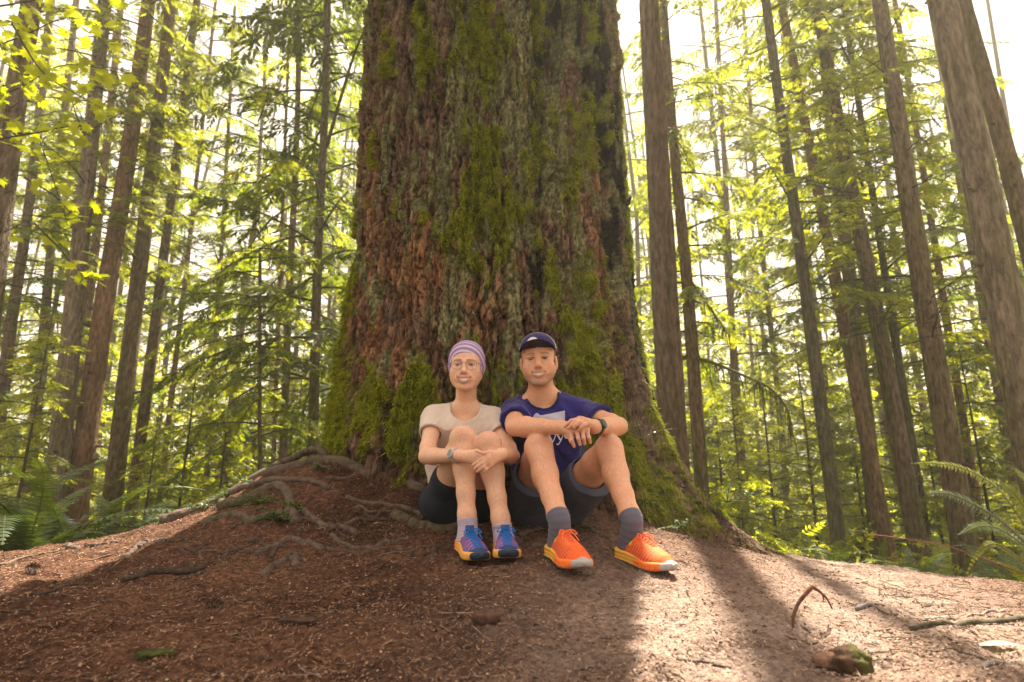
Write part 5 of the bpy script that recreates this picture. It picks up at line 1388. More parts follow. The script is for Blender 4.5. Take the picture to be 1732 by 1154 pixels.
def watch(par, c, axis_, out, r, case, strap_c, face_c, case_c):
    """strap ring round the wrist and a round case on its outer side"""
    a = np.asarray(axis_, float); a /= np.linalg.norm(a); o = np.asarray(out, float); o = o - a * (o @ a); o /= np.linalg.norm(o); s = np.cross(a, o)
    th_ = np.linspace(0, 2 * math.pi, 33); w0 = obj("wrist_watch", None, par, loc=np.array(c) - np.array(par.location)); w0.empty_display_size = .02
    mb = MB(); prof = [(-.009, 0), (-.009, .003), (.009, .003), (.009, 0)]
    rr = r * (1 - .10 * np.cos(th_) ** 2)
    V = np.stack([(np.cos(th_)[:, None] * o + np.sin(th_)[:, None] * s) * (rr + h_)[:, None] + a * x_ for x_, h_ in prof], 1).reshape(-1, 3)
    i_, j_ = np.meshgrid(np.arange(32), np.arange(4), indexing='ij'); F_ = np.stack([i_ * 4 + j_, i_ * 4 + (j_ + 1) % 4, (i_ + 1) * 4 + (j_ + 1) % 4, (i_ + 1) * 4 + j_], -1).reshape(-1, 4)
    mb.add(V, F_, strap_c); obj("strap", mb.data("strap", plastic_mat), w0)
    m = 28; t2 = np.arange(m) * 2 * math.pi / m
    def disc(rad_, z0, z1, col_, nm, mat_):
        ring = np.cos(t2)[:, None] * a + np.sin(t2)[:, None] * s
        prof2 = [(rad_ * .96, z0), (rad_, z0 + (z1 - z0) * .3), (rad_, z0 + (z1 - z0) * .75), (rad_ * .9, z1)]
        V = np.vstack([ring * q + o * (r * .88 + z) for q, z in prof2] + [(o * (r * .88 + z1))[None]])
        F4 = np.vstack([np.stack([np.arange(m) + k_ * m, (np.arange(m) + 1) % m + k_ * m, (np.arange(m) + 1) % m + (k_ + 1) * m, np.arange(m) + (k_ + 1) * m], 1) for k_ in range(3)])
        F3 = np.stack([np.arange(m) + 3 * m, (np.arange(m) + 1) % m + 3 * m, np.full(m, 4 * m)], 1)
        obj(nm, mesh_data(nm, V, [F4, F3], mat_, np.tile(np.asarray(col_, float), (len(V), 1)), False), w0)
    disc(case, -.002, .010, case_c, "case", plastic_mat); disc(case * .78, .0085, .0108, face_c, "dial", plastic_mat)

# ------------------------------------------------------------------ the woman on the left
SKIN_W, SKIN_M = (.67, .385, .255), (.62, .315, .190)
wo_ = thing("person", "smiling woman in beige t-shirt, purple headband and glasses hugging her bare knees", "person", "people seated against the giant tree", loc=(W(775, 880, 2.76)[0], 2.76, float(ground_z(W(775, 880, 2.76)[0], 2.76))))
wp = {k: W(*v) for k, v in dict(pel=(770,850,2.82), belly=(777,790,2.86), chest=(787,735,2.82), neck=(788,694,2.785),
      shL=(735,704,2.79), elL=(721,772,2.60), wrL=(776,771,2.392), shR=(835,707,2.79), elR=(866,772,2.60), wrR=(849,768,2.385),
      hiL=(752,848,2.83), knL=(783,743,2.47), anL=(791,893,2.42), hiR=(797,848,2.83), knR=(826,753,2.47), anR=(850,898,2.41)).items()}
OH, MH = head_frame(789, 621, 2.715, math.radians(-2), math.radians(3), math.radians(1))
HW = Head(OH, MH, .975)
body = Solid()
def legs(S, hip, kn, an, k, calf, fwd=.012):
    hip, kn, an = map(np.asarray, (hip, kn, an))
    d = kn - hip; S.chain([hip, hip + d * .35, hip + d * .75, kn], [.086 * k, .078 * k, .061 * k, .053 * k], .02)
    S.ell(kn + np.array([0, -.010, .004]), np.array([.046, .042, .048]) * k, None, .025)
    S.ell(kn + np.array([0, -.040, .022]) * k, np.array([.022, .018, .026]) * k, None, .02)
    S.ell(kn + (an - kn) * .16 + np.array([0, -.034, .0]) * k, np.array([.016, .014, .022]) * k, None, .025)
    s = an - kn; bk = np.cross(s / np.linalg.norm(s), [1, 0, 0]); bk = bk if bk[1] > 0 else -bk
    S.chain([kn, kn + s * .12, kn + s * .33 + bk * fwd, kn + s * .62 + bk * .4 * fwd, kn + s * .86, an], [.050 * k, .048 * k, calf, calf * .80, .036 * k, .034 * k], .018)
    S.ell(kn + s * .32 + bk * (fwd + .018), np.array([calf * .8, calf * .7, calf * 1.6]), None, .03)
def arm(S, sh, el, wr, k):
    sh, el, wr = map(np.asarray, (sh, el, wr)); u = el - sh; f = wr - el
    S.chain([sh, sh + u * .35, sh + u * .8, el], [.050 * k, .046 * k, .039 * k, .036 * k], .018)
    S.chain([el, el + f * .25, el + f * .6, wr], [.037 * k, .041 * k, .033 * k, .0245 * k], .012)
legs(body, wp['hiL'], wp['knL'], wp['anL'], .97, .0445); legs(body, wp['hiR'], wp['knR'], wp['anR'], .97, .0445)
arm(body, wp['shL'], wp['elL'], wp['wrL'], .87); arm(body, wp['shR'], wp['elR'], wp['wrR'], .87)
body.chain([wp['pel'], wp['belly'], wp['chest'], wp['neck']], [.12, .10, .10, .055], .04)
body.chain([wp['neck'], HW.w(0, -.05, -.012)], [.050, .047], .02)
body.cone(wp['neck'], wp['shL'], .045, .045, .03); body.cone(wp['neck'], wp['shR'], .045, .045, .03)
add_head(body, HW, False)
palm(body, (776,771,2.392), [(806,764,2.362),(809,770,2.354),(810,777,2.352),(808,784,2.358)], .0105, .019)
fingers(body, [[(806,764,2.362),(820,767,2.352),(833,772,2.358)],[(809,770,2.354),(824,774,2.350),(836,780,2.360)],[(810,777,2.352),(824,783,2.352),(834,788,2.362)],[(808,784,2.358),(818,790,2.356),(826,794,2.364)]])
palm(body, (849,768,2.385), [(829,767,2.328),(826,774,2.322),(826,781,2.324),(829,787,2.332)], .0105, .019)
fingers(body, [[(829,767,2.328),(815,776,2.314),(807,782,2.318),(800,787,2.326)],[(826,774,2.322),(815,784,2.310),(808,789,2.314),(803,793,2.322)],[(826,781,2.324),(817,790,2.312),(812,794,2.316),(807,798,2.324)],[(829,787,2.332),(822,794,2.320),(818,797,2.322),(814,800,2.330)],
               [(842,765,2.365),(829,764,2.326),(817,767,2.312),(806,763,2.318)]])
shirt = Solid()
shirt.chain([wp['pel'] + [0, 0, .03], wp['belly'], wp['chest'] + [-.02, 0, 0], wp['chest'] + [0, 0, .05]], [.135, .122, .110, .10], .05)
for s_ in ('L', 'R'):
    c = (wp['chest'] + wp['sh' + s_]) / 2
    shirt.cone(c + [0, -.02, -.03], wp['belly'] + (c - wp['chest']) * .7, .085, .10, .06)
    shirt.cone(wp['neck'] + [0, .01, -.02], wp['sh' + s_] + [0, 0, -.008], .056, .056, .035)
    shirt.cone(wp['sh' + s_] + [0, 0, -.005], wp['sh' + s_] + (wp['el' + s_] - wp['sh' + s_]) * .62, .057, .058, .03)
cutsW = [limb_cut(wp['sh' + s_], wp['el' + s_], .46) for s_ in 'LR']
armsW = Solid(); arm(armsW, wp['shL'], wp['elL'], wp['wrL'], .87); arm(armsW, wp['shR'], wp['elR'], wp['wrR'], .87)
neckcut = Solid(); neckcut.cone(wp['neck'] + [0, -.045, -.008], wp['neck'] + [0, -.035, .12], .066, .078, .01)
def folds(P, s, amp):
    return amp * (.8 * perlin(P[..., 0] * 9 * s, P[..., 1] * 9 * s, P[..., 2] * 5 * s) + .6 * perlin(P[..., 0] * 22 * s + P[..., 2] * 14, P[..., 1] * 20 * s, P[..., 2] * 9 * s) + 1.5 * (np.minimum(np.abs(perlin(P[..., 0] * 11 * s - P[..., 2] * 10, P[..., 1] * 9 * s + 5, P[..., 2] * 8 * s + P[..., 0] * 4)), .22) - .16))
def f_shirtW(P, bc, br):
    d = shirt(P, bc, br) + folds(P, 1., .008)
    for s_, c in zip('LR', cutsW):
        nearm = np.sqrt(((P - wp['el' + s_]) ** 2).sum(-1)) < .22
        d = np.where(nearm, np.maximum(d, c(P)), d)
    d = np.maximum(d, -np.maximum(armsW(P, bc, br) - .004, -.03 - np.maximum(cutsW[0](P), cutsW[1](P))))
    n_ = neckcut(P, bc, br); rim = np.exp(-((n_ - .006) / .006) ** 2) * .0035
    return np.maximum(d - rim, -n_)
lo, hi = shirt.bounds()
shW = grow("t_shirt", f_shirtW, lo, hi, .0048, cloth_mat, wo_, lambda V: np.tile((.58, .475, .41), (len(V), 1)) * (1 + .04 * perlin(V[:, 0] * 8, V[:, 1] * 8, V[:, 2] * 8))[:, None])
shortsW = Solid()
shortsW.ell(wp['pel'] + [.005, .02, -.01], (.165, .15, .125), None, .05)
for s_ in 'LR':
    h_, k_ = wp['hi' + s_], wp['kn' + s_]; shortsW.cone(h_, h_ + (k_ - h_) * .36, .100, .088, .03)
shortsW.cone(wp['hiL'] + [-.03, 0, -.01], wp['hiL'] + [-.01, -.08, -.01], .075, .075, .04)
def f_shortsW(P, bc, br): 
    d = shortsW(P, bc, br) + folds(P, 1.3, .002)
    return np.maximum(d, ground_soft(P))
def ground_soft(P): return (-.10 - P[..., 2]).astype(np.float32)
lo, hi = shortsW.bounds()
grow("shorts", f_shortsW, lo, hi, .006, woven_mat, wo_, (.014, .016, .026))
def below(V, J, s_, t):
    k_, a_ = J['kn' + s_], J['an' + s_]; d_ = a_ - k_; q = (V - k_) @ d_ / (d_ @ d_)
    return (q > t) & (np.linalg.norm(V - k_ - d_ * q[:, None], axis=1) < .068)
def keepW(V): return (at_points(lambda P, b, r: f_shirtW(P, b, r), V) > -.010) & (at_points(f_shortsW, V) > -.012) & ~below(V, wp, 'L', .925) & ~below(V, wp, 'R', .955)
def colW(V):
    C = skin_color(SKIN_W, V, 1.)
    for k_ in ('knL', 'knR'):
        m = .45 * np.exp(-((((V - wp[k_] - [0, -.04, .02]) / .04) ** 2).sum(1)))[:, None]; C = C * (1 - m) + np.array([.56, .27, .20]) * m
    hand = (np.exp(-(((V - W(815, 780, 2.33)) / .06) ** 2).sum(1)) * .35)[:, None]; C = C * (1 - hand) + np.array([.58, .27, .20]) * hand
    fr_ = sstep(.48, .6, perlin(V[:, 0] * 170, V[:, 1] * 170, V[:, 2] * 170))[:, None] * .12; C = C * (1 - fr_) + np.array([.36, .18, .11]) * fr_
    return paint_head(C, V, HW, False)
lo, hi = body.bounds()
grow("body", with_mouth(body, HW, False), lo, hi, .0040, skin_mat, wo_, colW, keepW, fine=(HW, .0019))
# headband pulled over the whole crown and the ears
hb = Solid(); hb.ell(HW.w(0, .040, -.014), np.array((.0865, .0905, .104)) * HW.sc, MH, .01); hb.ell(HW.w(0, -.005, -.02), np.array((.086, .062, .082)) * HW.sc, MH, .03)
def hb_bands(P):
    q = HW.loc(P); u, v, f = q[..., 0], q[..., 1], q[..., 2]
    e = v - np.where(f < -.002, -.050 + .2 * f, .064 - 1.15 * (.095 - f))                      # height above the front hem
    return q, e, e * 150 + 2.2 * perlin(P[..., 0] * 9, P[..., 1] * 9, P[..., 2] * 5) + 9 * u
def f_hb(P, bc, br):
    q, e, ph = hb_bands(P); v, f = q[..., 1], q[..., 2]
    d = hb(P, bc, br) + .0016 * np.sin(ph)
    return np.maximum(d, np.maximum(.064 - 1.15 * (.095 - np.maximum(f, -.004)) - v, -.054 - v) * HW.sc).astype(np.float32)
def col_hb(V):
    q, e, ph = hb_bands(V)
    s = .5 + .5 * np.sin(ph + .9); C = lerpc(np.array([.29, .18, .36]), np.array([.50, .40, .52]), sstep(.15, .75, s))
    return lerpc(C, np.array([.20, .11, .27]), sstep(.93, .99, .5 + .5 * np.sin(ph * .5 + 2.)) * .7)
lo, hi = hb.bounds()
grow("headband", f_hb, lo, hi, .0034, cloth_mat, wo_, col_hb)
# glasses
gl = obj("glasses", None, wo_, loc=HW.w(0, 0, .1) - np.array(wo_.location)); gl.empty_display_size = .03
def hg(u, v, f): return HW.w(u, v, f) - HW.w(0, 0, .1)
rim = MB(); tt_ = np.linspace(0, 2 * math.pi, 41)
for g in (-1, 1):
    ru, rv = .0245 * np.sign(np.cos(tt_)) * np.abs(np.cos(tt_)) ** .72, .0195 * np.sign(np.sin(tt_)) * np.abs(np.sin(tt_)) ** .72
    P = np.array([hg(g * .0335 + a, -.004 + b, .1015 - .10 * max(0, abs(g * .0335 + a) - .02) ** 1.0 * 2.0) for a, b in zip(ru, rv)])
    rim.tube(P, .0009, 6, (.20, .10, .085), cap=False)
    ln_ = np.vstack([P[:-1], P[:-1].mean(0)[None]]); n_ = len(ln_) - 1
    obj("lens", mesh_data("lens", ln_, np.stack([np.arange(n_), (np.arange(n_) + 1) % n_, np.full(n_, n_)], 1), lens_mat, np.ones((len(ln_), 3))), gl)
    rim.tube(np.array([hg(g * .058, .006, .094), hg(g * .070, .006, .080), hg(g * .081, .004, .01)]), .0011, 6, (.20, .10, .085))
rim.tube(spline([hg(-.010, .004, .1025), hg(0, .0075, .105), hg(.010, .004, .1025)], 8), .0009, 6, (.20, .10, .085))
obj("frame", rim.data("glasses_frame", metal_mat), gl)
# watch, socks, shoes
wa = wp['wrL'] + (wp['elL'] - wp['wrL']) * .08
watch(wo_, wa, wp['elL'] - wp['wrL'], (-.45, -.85, .28), .0265, .0195, (.38, .36, .35), (.16, .16, .15), (.40, .39, .37))
hlL, toL = G(784, 934), G(815, 960); hlL[1] = 2.45; toL[1] = 2.19
def foot(hpx, hY, tpx, tY):
    a, b = W(hpx[0], hpx[1], hY), W(tpx[0], tpx[1], tY); a[2] = float(ground_z(a[0], a[1])) + .006; b[2] = float(ground_z(b[0], b[1])) + .006; return a, b
a, b = foot((783,930), 2.46, (816,957), 2.20); pt = math.atan2(b[2] - a[2], np.hypot(*(b - a)[:2]))
a = a + np.array([0, 0, .004]); shW1 = shoe(wo_, a, b, .262, pal_blue(), pt); d = (b - a) / np.linalg.norm(b - a)
sock(wo_, [wp['anL'] + (wp['knL'] - wp['anL']) * .10, wp['anL'], a + d * .055 + np.array([0, 0, .035])], [.0400, .0385, .041], (.40, .33, .42), 60)
a, b = foot((851,926), 2.44, (861,954), 2.18); pt = math.atan2(b[2] - a[2], np.hypot(*(b - a)[:2]))
a = a + np.array([0, 0, .004]); shoe(wo_, a, b, .262, pal_blue(), pt); d = (b - a) / np.linalg.norm(b - a)
sock(wo_, [wp['anR'] + (wp['knR'] - wp['anR']) * .07, wp['anR'], a + d * .055 + np.array([0, 0, .035])], [.0400, .0385, .041], (.40, .33, .42), 60)

# ------------------------------------------------------------------ the man on the right
mo_ = thing("person", "smiling man in navy t-shirt, cap and grey shorts with hands crossed over his knees", "person", "people seated against the giant tree", loc=(W(915, 882, 2.86)[0], 2.86, float(ground_z(W(915, 882, 2.86)[0], 2.86))))
mp_ = {k: W(*v) for k, v in dict(pel=(926,848,2.90), belly=(924,790,2.92), chest=(926,722,2.85), neck=(917,668,2.80),
      shL=(872,699,2.81), elL=(871,722,2.53), wrL=(949,723,2.372), shR=(985,699,2.81), elR=(1046,721,2.58), wrR=(1005,722,2.375),
      hiL=(897,850,2.90), knL=(911,758,2.46), anL=(949,893,2.235), hiR=(957,850,2.90), knR=(1030,759,2.50), anR=(1071,890,2.30)).items()}
OM, MM = head_frame(911, 611, 2.735, math.radians(-5), math.radians(3), math.radians(-3))
HM = Head(OM, MM, 1.03)
bm_ = Solid()
legs(bm_, mp_['hiL'], mp_['knL'], mp_['anL'], 1.04, .0495, .014); legs(bm_, mp_['hiR'], mp_['knR'], mp_['anR'], 1.04, .0495, .014)
arm(bm_, mp_['shL'], mp_['elL'], mp_['wrL'], 1.05); arm(bm_, mp_['shR'], mp_['elR'], mp_['wrR'], 1.05)
bm_.chain([mp_['pel'], mp_['belly'], mp_['chest'], mp_['neck']], [.13, .11, .11, .06], .04)
bm_.chain([mp_['neck'] + [0, .01, -.01], HM.w(0, -.05, -.012)], [.062, .057], .02)
bm_.cone(mp_['neck'], mp_['shL'], .05, .05, .03); bm_.cone(mp_['neck'], mp_['shR'], .05, .05, .03)
add_head(bm_, HM, True)
palm(bm_, (949,723,2.372), [(966,732,2.312),(975,727,2.300),(984,725,2.298),(992,728,2.305)], .0125, .023)
fingers(bm_, [[(966,732,2.312),(967,745,2.288),(971,755,2.296)],[(975,727,2.300),(978,742,2.278),(981,752,2.290)],[(984,725,2.298),(987,741,2.278),(989,751,2.292)],[(992,728,2.305),(996,741,2.288),(998,749,2.300)],[(958,728,2.345),(962,738,2.320),(966,748,2.315)]], .0090, .0070)
palm(bm_, (1005,722,2.375), [(980,709,2.320),(984,710,2.306),(989,712,2.298),(994,716,2.296)], .0115, .023)
fingers(bm_, [[(980,709,2.320),(966,712,2.300),(960,717,2.300),(955,722,2.304)],[(984,710,2.306),(973,713,2.284),(967,719,2.282),(962,724,2.286)],[(989,712,2.298),(980,715,2.274),(975,719,2.272),(971,724,2.278)],[(994,716,2.296),(988,719,2.274),(983,723,2.272),(979,728,2.278)]], .0090, .0070)
sm = Solid()
sm.chain([mp_['pel'] + [0, 0, .03], mp_['belly'], mp_['chest'], mp_['chest'] + [0, .0, .06]], [.150, .140, .125, .11], .05)
for s_ in ('L', 'R'):
    c = (mp_['chest'] + mp_['sh' + s_]) / 2
    sm.cone(c + [0, -.02, -.02], mp_['belly'] + (c - mp_['chest']) * .75, .100, .11, .06)
    sm.cone(mp_['neck'] + [0, .02, -.030], mp_['sh' + s_] + [0, 0, -.004], .066, .066, .04)
    sm.cone(mp_['sh' + s_], mp_['sh' + s_] + (mp_['el' + s_] - mp_['sh' + s_]) * .70, .068, .067, .035)
cutsM = [limb_cut(mp_['sh' + s_], mp_['el' + s_], q) for s_, q in (('L', .62), ('R', .55))]
armsM = Solid(); arm(armsM, mp_['shL'], mp_['elL'], mp_['wrL'], 1.05); arm(armsM, mp_['shR'], mp_['elR'], mp_['wrR'], 1.05)
neckM = Solid(); neckM.cone(mp_['neck'] + [0, -.05, -.012], mp_['neck'] + [0, -.04, .12], .068, .082, .01)
def f_shirtM(P, bc, br):
    d = sm(P, bc, br) + folds(P, .9, .0105)
    for s_, c in zip('LR', cutsM):
        nearm = np.sqrt(((P - mp_['el' + s_]) ** 2).sum(-1)) < .21
        d = np.where(nearm, np.maximum(d, c(P)), d)
    d = np.maximum(d, -np.maximum(armsM(P, bc, br) - .005, -.035 - np.maximum(cutsM[0](P), cutsM[1](P))))
    n_ = neckM(P, bc, br); rim_ = np.exp(-((n_ - .007) / .007) ** 2) * .004
    return np.maximum(d - rim_, -n_)
lo, hi = sm.bounds()
def col_sm(V):
    n_ = at_points(neckM, V); m = sstep(.016, .013, n_)
    return lerpc(np.tile((.019, .014, .135), (len(V), 1)), np.array([.009, .008, .045]), m)
grow("t_shirt", f_shirtM, lo, hi, .0048, cloth_mat, mo_, col_sm)
sh_ = Solid(); sh_.ell(mp_['pel'] + [0, .0, -.005], (.185, .15, .135), None, .05)
for s_ in 'LR':
    h_, k_ = mp_['hi' + s_], mp_['kn' + s_]; e_ = k_ - h_; sh_.cone(h_ + [0, 0, -.01], h_ + e_ * .80 + [0, 0, -.022], .105, .100, .03)
cutS = {s_: limb_cut(mp_['hi' + s_], mp_['kn' + s_], .60) for s_ in 'LR'}
legM = {s_: Solid() for s_ in 'LR'}
for s_ in 'LR': legs(legM[s_], mp_['hi' + s_], mp_['kn' + s_], mp_['an' + s_], 1.04, .0495, .014)
def f_shortsM(P, bc, br):
    d = sh_(P, bc, br) + folds(P, 1., .006)
    for s_ in 'LR':
        c = cutS[s_](P); dk = np.sqrt(((P - mp_['kn' + s_]) ** 2).sum(-1))
        d = np.where(dk < .30, np.maximum(d, c), d)
        hole = np.maximum(legM[s_](P, bc, br) - .008, -(c + .10)); d = np.maximum(d, -hole)
    return d
lo, hi = sh_.bounds()
grow("shorts", f_shortsM, lo, hi, .0055, woven_mat, mo_, (.066, .068, .105))
def keepM(V): return (at_points(f_shirtM, V) > -.012) & (at_points(f_shortsM, V) > -.012) & ~below(V, mp_, 'L', .87) & ~below(V, mp_, 'R', .89)
def colM(V):
    C = skin_color(SKIN_M, V, 4.)
    for k_ in ('knL', 'knR'):
        m = .40 * np.exp(-((((V - mp_[k_] - [0, -.04, .02]) / .045) ** 2).sum(1)))[:, None]; C = C * (1 - m) + np.array([.52, .24, .17]) * m
    hand = (np.exp(-(((V - W(978, 728, 2.30)) / .07) ** 2).sum(1)) * .4)[:, None]; C = C * (1 - hand) + np.array([.50, .23, .165]) * hand
    hr = np.clip(perlin(V[:, 0] * 150, V[:, 1] * 150, V[:, 2] * 45) - .10, 0, 1)[:, None] * ((V[:, 2] < mp_['knL'][2] - .03) & (V[:, 1] < 2.75))[:, None] * .28; C = C * (1 - hr) + np.array([.22, .12, .075]) * hr
    return paint_head(C, V, HM, True)
lo, hi = bm_.bounds()
grow("body", with_mouth(bm_, HM, True), lo, hi, .0040, skin_mat, mo_, colM, keepM, fine=(HM, .0019))
# hair under the cap
ha = Solid(); ha.ell(HM.w(0, .034, -.016), np.array((.0805, .082, .099)) * HM.sc, MM, .01)
def f_ha(P, bc, br):
    q = HM.loc(P); u, v, f = q[..., 0], q[..., 1], q[..., 2]
    low = np.interp(f, [-.12, -.03, -.005, .02, .045, .06], [-.062, -.040, .010, .002, .022, .040])
    cut = np.maximum(low - v, f - .078 + .0 * u) ; cut = np.maximum(cut, np.where(f > .05, .052 - v, -1))
    return np.maximum(ha(P, bc, br) + .0018 * perlin(P[..., 0] * 120, P[..., 1] * 120, P[..., 2] * 50), cut * HM.sc).astype(np.float32)
lo, hi = ha.bounds(); grow("hair", f_ha, lo, hi, .004, hair_mat, mo_, (.115, .085, .062))
# cap: crown panels, brim, emblem
cap = obj("cap", None, mo_, loc=HM.w(0, .06, 0) - np.array(mo_.location)); cap.empty_display_size = .05
cs = Solid(); cs.ell(HM.w(0, .050, -.010), np.array((.0865, .0840, .1060)) * HM.sc, MM, .01)
def f_cap(P, bc, br):
    q = HM.loc(P); u, v, f = q[..., 0], q[..., 1], q[..., 2]
    d = cs(P, bc, br)
    inn = np.sqrt((u / .0835) ** 2 + ((v - .048) / .080) ** 2 + ((f + .010) / .1030) ** 2) - 1
    d = np.maximum(d, (.046 + .10 * np.minimum(f, .0) * 0 - v + .10 * (f < 0) * f) * HM.sc)
    return np.maximum(d, -inn * .08).astype(np.float32)
V, Q = surface(f_cap, *[x for x in cs.bounds()], .0034)
q = HM.loc(V); back = sstep(.024, .018, q[:, 2] - .10 * (q[:, 1] - .05))
C = lerpc(np.tile((.026, .016, .10), (len(V), 1)), np.array([.50, .45, .45]), back)
C = lerpc(C, np.array([.10, .02, .06]), np.exp(-((q[:, 1] - .048) / .004) ** 2) * (q[:, 2] > .02))
O0 = HM.w(0, .06, 0)
obj("crown", mesh_data("cap_crown", V - O0, Q, cloth_mat, C), cap)
na, nb_ = 25, 9; aa, bb = np.meshgrid(np.linspace(-1, 1, na), np.linspace(0, 1, nb_), indexing='ij')
phi = aa * 1.22; r_in = np.array([.0845, .1045]); 
u0, f0 = np.sin(phi) * .0845, np.cos(phi) * .1030 - .010
u1, f1_ = np.sin(aa * 1.12) * .0930, np.cos(phi * .80) * .100 + .062 * np.cos(aa * 1.35) - .004
uu, ff = u0 * (1 - bb) + u1 * bb, f0 * (1 - bb) + f1_ * bb
vv = .054 + .020 * bb - .036 * (aa ** 2) * (.20 + .80 * bb) + .003 * np.sin(bb * 3)
top_ = np.array([HM.w(x, y, z) for x, y, z in zip(uu.ravel(), vv.ravel(), ff.ravel())]) - O0
bot_ = np.array([HM.w(x, y - .0035, z) for x, y, z in zip(uu.ravel(), vv.ravel(), ff.ravel())]) - O0
i_, j_ = np.meshgrid(np.arange(na - 1), np.arange(nb_ - 1), indexing='ij'); k0 = (i_ * nb_ + j_).ravel(); n_ = na * nb_
F1 = np.stack([k0, k0 + 1, k0 + nb_ + 1, k0 + nb_], 1); F2 = F1[:, ::-1] + n_
e = np.arange(na - 1) * nb_ + nb_ - 1; F3_ = np.stack([e, e + n_, e + nb_ + n_, e + nb_], 1)
c_ = np.vstack([np.tile((.022, .014, .08), (n_, 1)), np.tile((.022, .012, .035), (n_, 1))])
obj("brim", mesh_data("cap_brim", np.vstack([top_, bot_]), np.vstack([F1, F2, F3_]), woven_mat, c_), cap)
# pale arched emblem on the front panel
em = []; tA = np.linspace(-1, 1, 13)
for t_ in tA:
    for h_ in (0, 1):
        u_ = -.018 + .026 * t_; v_ = .082 + .016 * (1 - t_ ** 2) * h_ - .004 * h_ * 0 + .002
        f_ = math.sqrt(max(0, 1 - (u_ / .0865) ** 2 - ((v_ - .05) / .084) ** 2)) * .106 - .010 + .0022
        em.append(HM.w(u_, v_, f_) - O0)
k_ = np.arange(12) * 2
obj("emblem", mesh_data("cap_emblem", np.array(em), np.stack([k_, k_ + 2, k_ + 3, k_ + 1], 1), cloth_mat, np.tile((.62, .55, .55), (26, 1)), False), cap)
# print on the shirt: pale block and letters
def press(Q2, Y0=2.5):
    """lay points (px, py) onto the front of the shirt"""
    out = []
    P0 = np.array([W(a, b, Y0) for a, b in Q2]); D_ = P0 - np.array([0, 0, CAMZ]); D_ /= np.linalg.norm(D_, axis=1)[:, None]
    t = np.zeros(len(P0))
    for _ in range(60):
        P = P0 + D_ * t[:, None]; t = t + np.clip(at_points(f_shirtM, P), -.01, .03) * .8
    return P0 + D_ * (t - .0022)[:, None]
def ribbon(pts, wd, n=26):
    P = spline([(a, b, 0) for a, b in pts], n)[:, :2]; T = np.gradient(P, axis=0); T /= np.linalg.norm(T, axis=1)[:, None] + 1e-9; Nn = np.stack([-T[:, 1], T[:, 0]], 1)
    w_ = np.interp(np.linspace(0, 1, n), np.linspace(0, 1, len(wd)), wd)[:, None] / 2
    V = press(np.vstack([P + Nn * w_, P - Nn * w_])); k = np.arange(n - 1)
    return V, np.stack([k, k + 1, k + n + 1, k + n], 1)
pr = MB()
def glyph_y(x, y):
    return [([(x - 6.0, y - 11), (x - 1, y - 1), (x + .5, y + 1)], [2.6, 2.6, 2.2]), ([(x + 6.5, y - 11), (x + 1.5, y + 1), (x - 2.5, y + 8), (x - 6, y + 9)], [1.3, 1.5, 1.6, 2.6]), ([(x - 8.5, y - 11), (x - 3, y - 11)], [1.3, 1.3]), ([(x + 3.5, y - 11), (x + 9, y - 11)], [1.3, 1.3])]
gl_ = glyph_y(934, 746) + glyph_y(947.5, 743)
gl_ += [([(956, 735.5), (963.5, 734.2)], [1.4, 1.4]), ([(963.6, 734.2), (962.5, 729), (958.5, 728.6), (955.4, 733), (956.2, 739.5), (960, 741), (964, 738)], [1.5, 1.5, 1.8, 2.6, 2.4, 1.8, 1.2])]
gl_ += [([(968.5, 728.5), (969.5, 740)], [2.6, 2.6]), ([(966, 740.4), (972.5, 739.6)], [1.3, 1.3]), ([(969, 732), (971.5, 728.6), (974.5, 728.2)], [1.4, 2.0, 2.6])]
for pts, wd in gl_:
    V, F_ = ribbon(pts, wd); pr.add(V, F_, (.78, .75, .76))
pgrid = []
ys_t = lambda x: np.interp(x, [902, 906, 909, 914, 930, 956], [704, 699, 698.5, 703, 700, 694.5])
xs = np.linspace(902, 955.5, 20)
g2 = [(x, ys_t(x) * (1 - q) + 726 * q) for x in xs for q in np.linspace(0, 1, 7)]
V = press(g2); i_, j_ = np.meshgrid(np.arange(19), np.arange(6), indexing='ij'); k_ = (i_ * 7 + j_).ravel()
pr.add(V, np.stack([k_, k_ + 7, k_ + 8, k_ + 1], 1), (.42, .40, .48))
child("shirt_print", pr.data("shirt_print", cloth_mat, False), mo_)
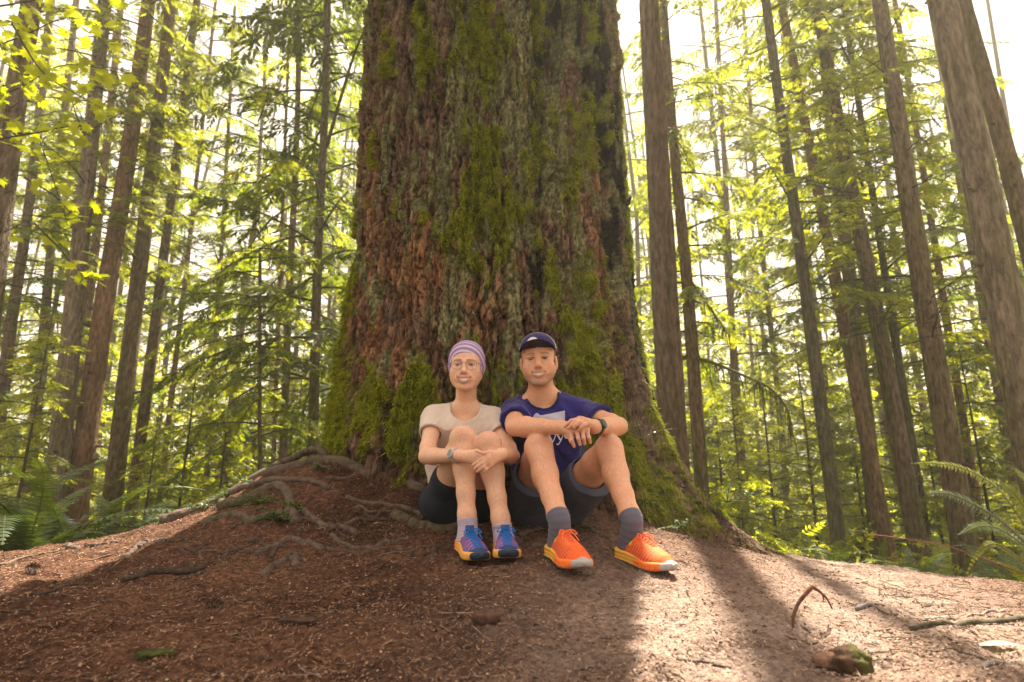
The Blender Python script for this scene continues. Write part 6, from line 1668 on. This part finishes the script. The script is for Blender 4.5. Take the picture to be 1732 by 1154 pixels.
# watch, socks, shoes
watch(mo_, mp_['wrR'] + (mp_['elR'] - mp_['wrR']) * .10, mp_['elR'] - mp_['wrR'], (.75, -.5, .3), .0315, .0205, (.018, .018, .022), (.03, .03, .035), (.03, .03, .035))
a, b = foot((936,930), 2.33, (985,962), 2.06); pt = math.atan2(b[2] - a[2], np.hypot(*(b - a)[:2])) + .05
a = a + np.array([0, 0, .004]); shoe(mo_, a, b, .300, pal_orange(), pt); d = (b - a) / np.linalg.norm(b - a)
sock(mo_, [mp_['anL'] + (mp_['knL'] - mp_['anL']) * .15, mp_['anL'] + (mp_['knL'] - mp_['anL']) * .06, a + d * .065 + np.array([0, 0, .075]), a + d * .06 + np.array([0, 0, .045])], [.0435, .0405, .042, .043], (.105, .098, .135), 75)
a, b = foot((1049,928), 2.40, (1127,953), 2.16); pt = math.atan2(b[2] - a[2], np.hypot(*(b - a)[:2])) + .02
a = a + np.array([0, 0, .004]); shoe(mo_, a, b, .300, pal_orange(), pt); d = (b - a) / np.linalg.norm(b - a)
sock(mo_, [mp_['anR'] + (mp_['knR'] - mp_['anR']) * .13, mp_['anR'] + (mp_['knR'] - mp_['anR']) * .04, a + d * .065 + np.array([0, 0, .075]), a + d * .06 + np.array([0, 0, .045])], [.0435, .0405, .042, .043], (.105, .098, .135), 75)

# ================================================================== sunlit forest air
def haze():
    x0, x1, y0, y1, z0, z1 = -300, 300, -80, 330, -4.2, 42
    V = np.array([[x, y, z] for x in (x0, x1) for y in (y0, y1) for z in (z0, z1)], float)
    F = np.array([[0, 1, 3, 2], [4, 6, 7, 5], [0, 4, 5, 1], [2, 3, 7, 6], [0, 2, 6, 4], [1, 5, 7, 3]])
    m, nt, out = new_mat("haze_air")
    v = N(nt, "ShaderNodeVolumePrincipled")
    v.inputs["Color"].default_value = (1.0, .97, .80, 1); v.inputs["Density"].default_value = HAZE; v.inputs["Anisotropy"].default_value = .35
    nt.links.new(v.outputs[0], out.inputs["Volume"])
    o = obj("haze", mesh_data("haze", V, F, m), kind="stuff"); o["label"] = "thin sunlit haze hanging in the forest air"
HAZE = .0030
haze()
scene.cycles.volume_bounces = 0
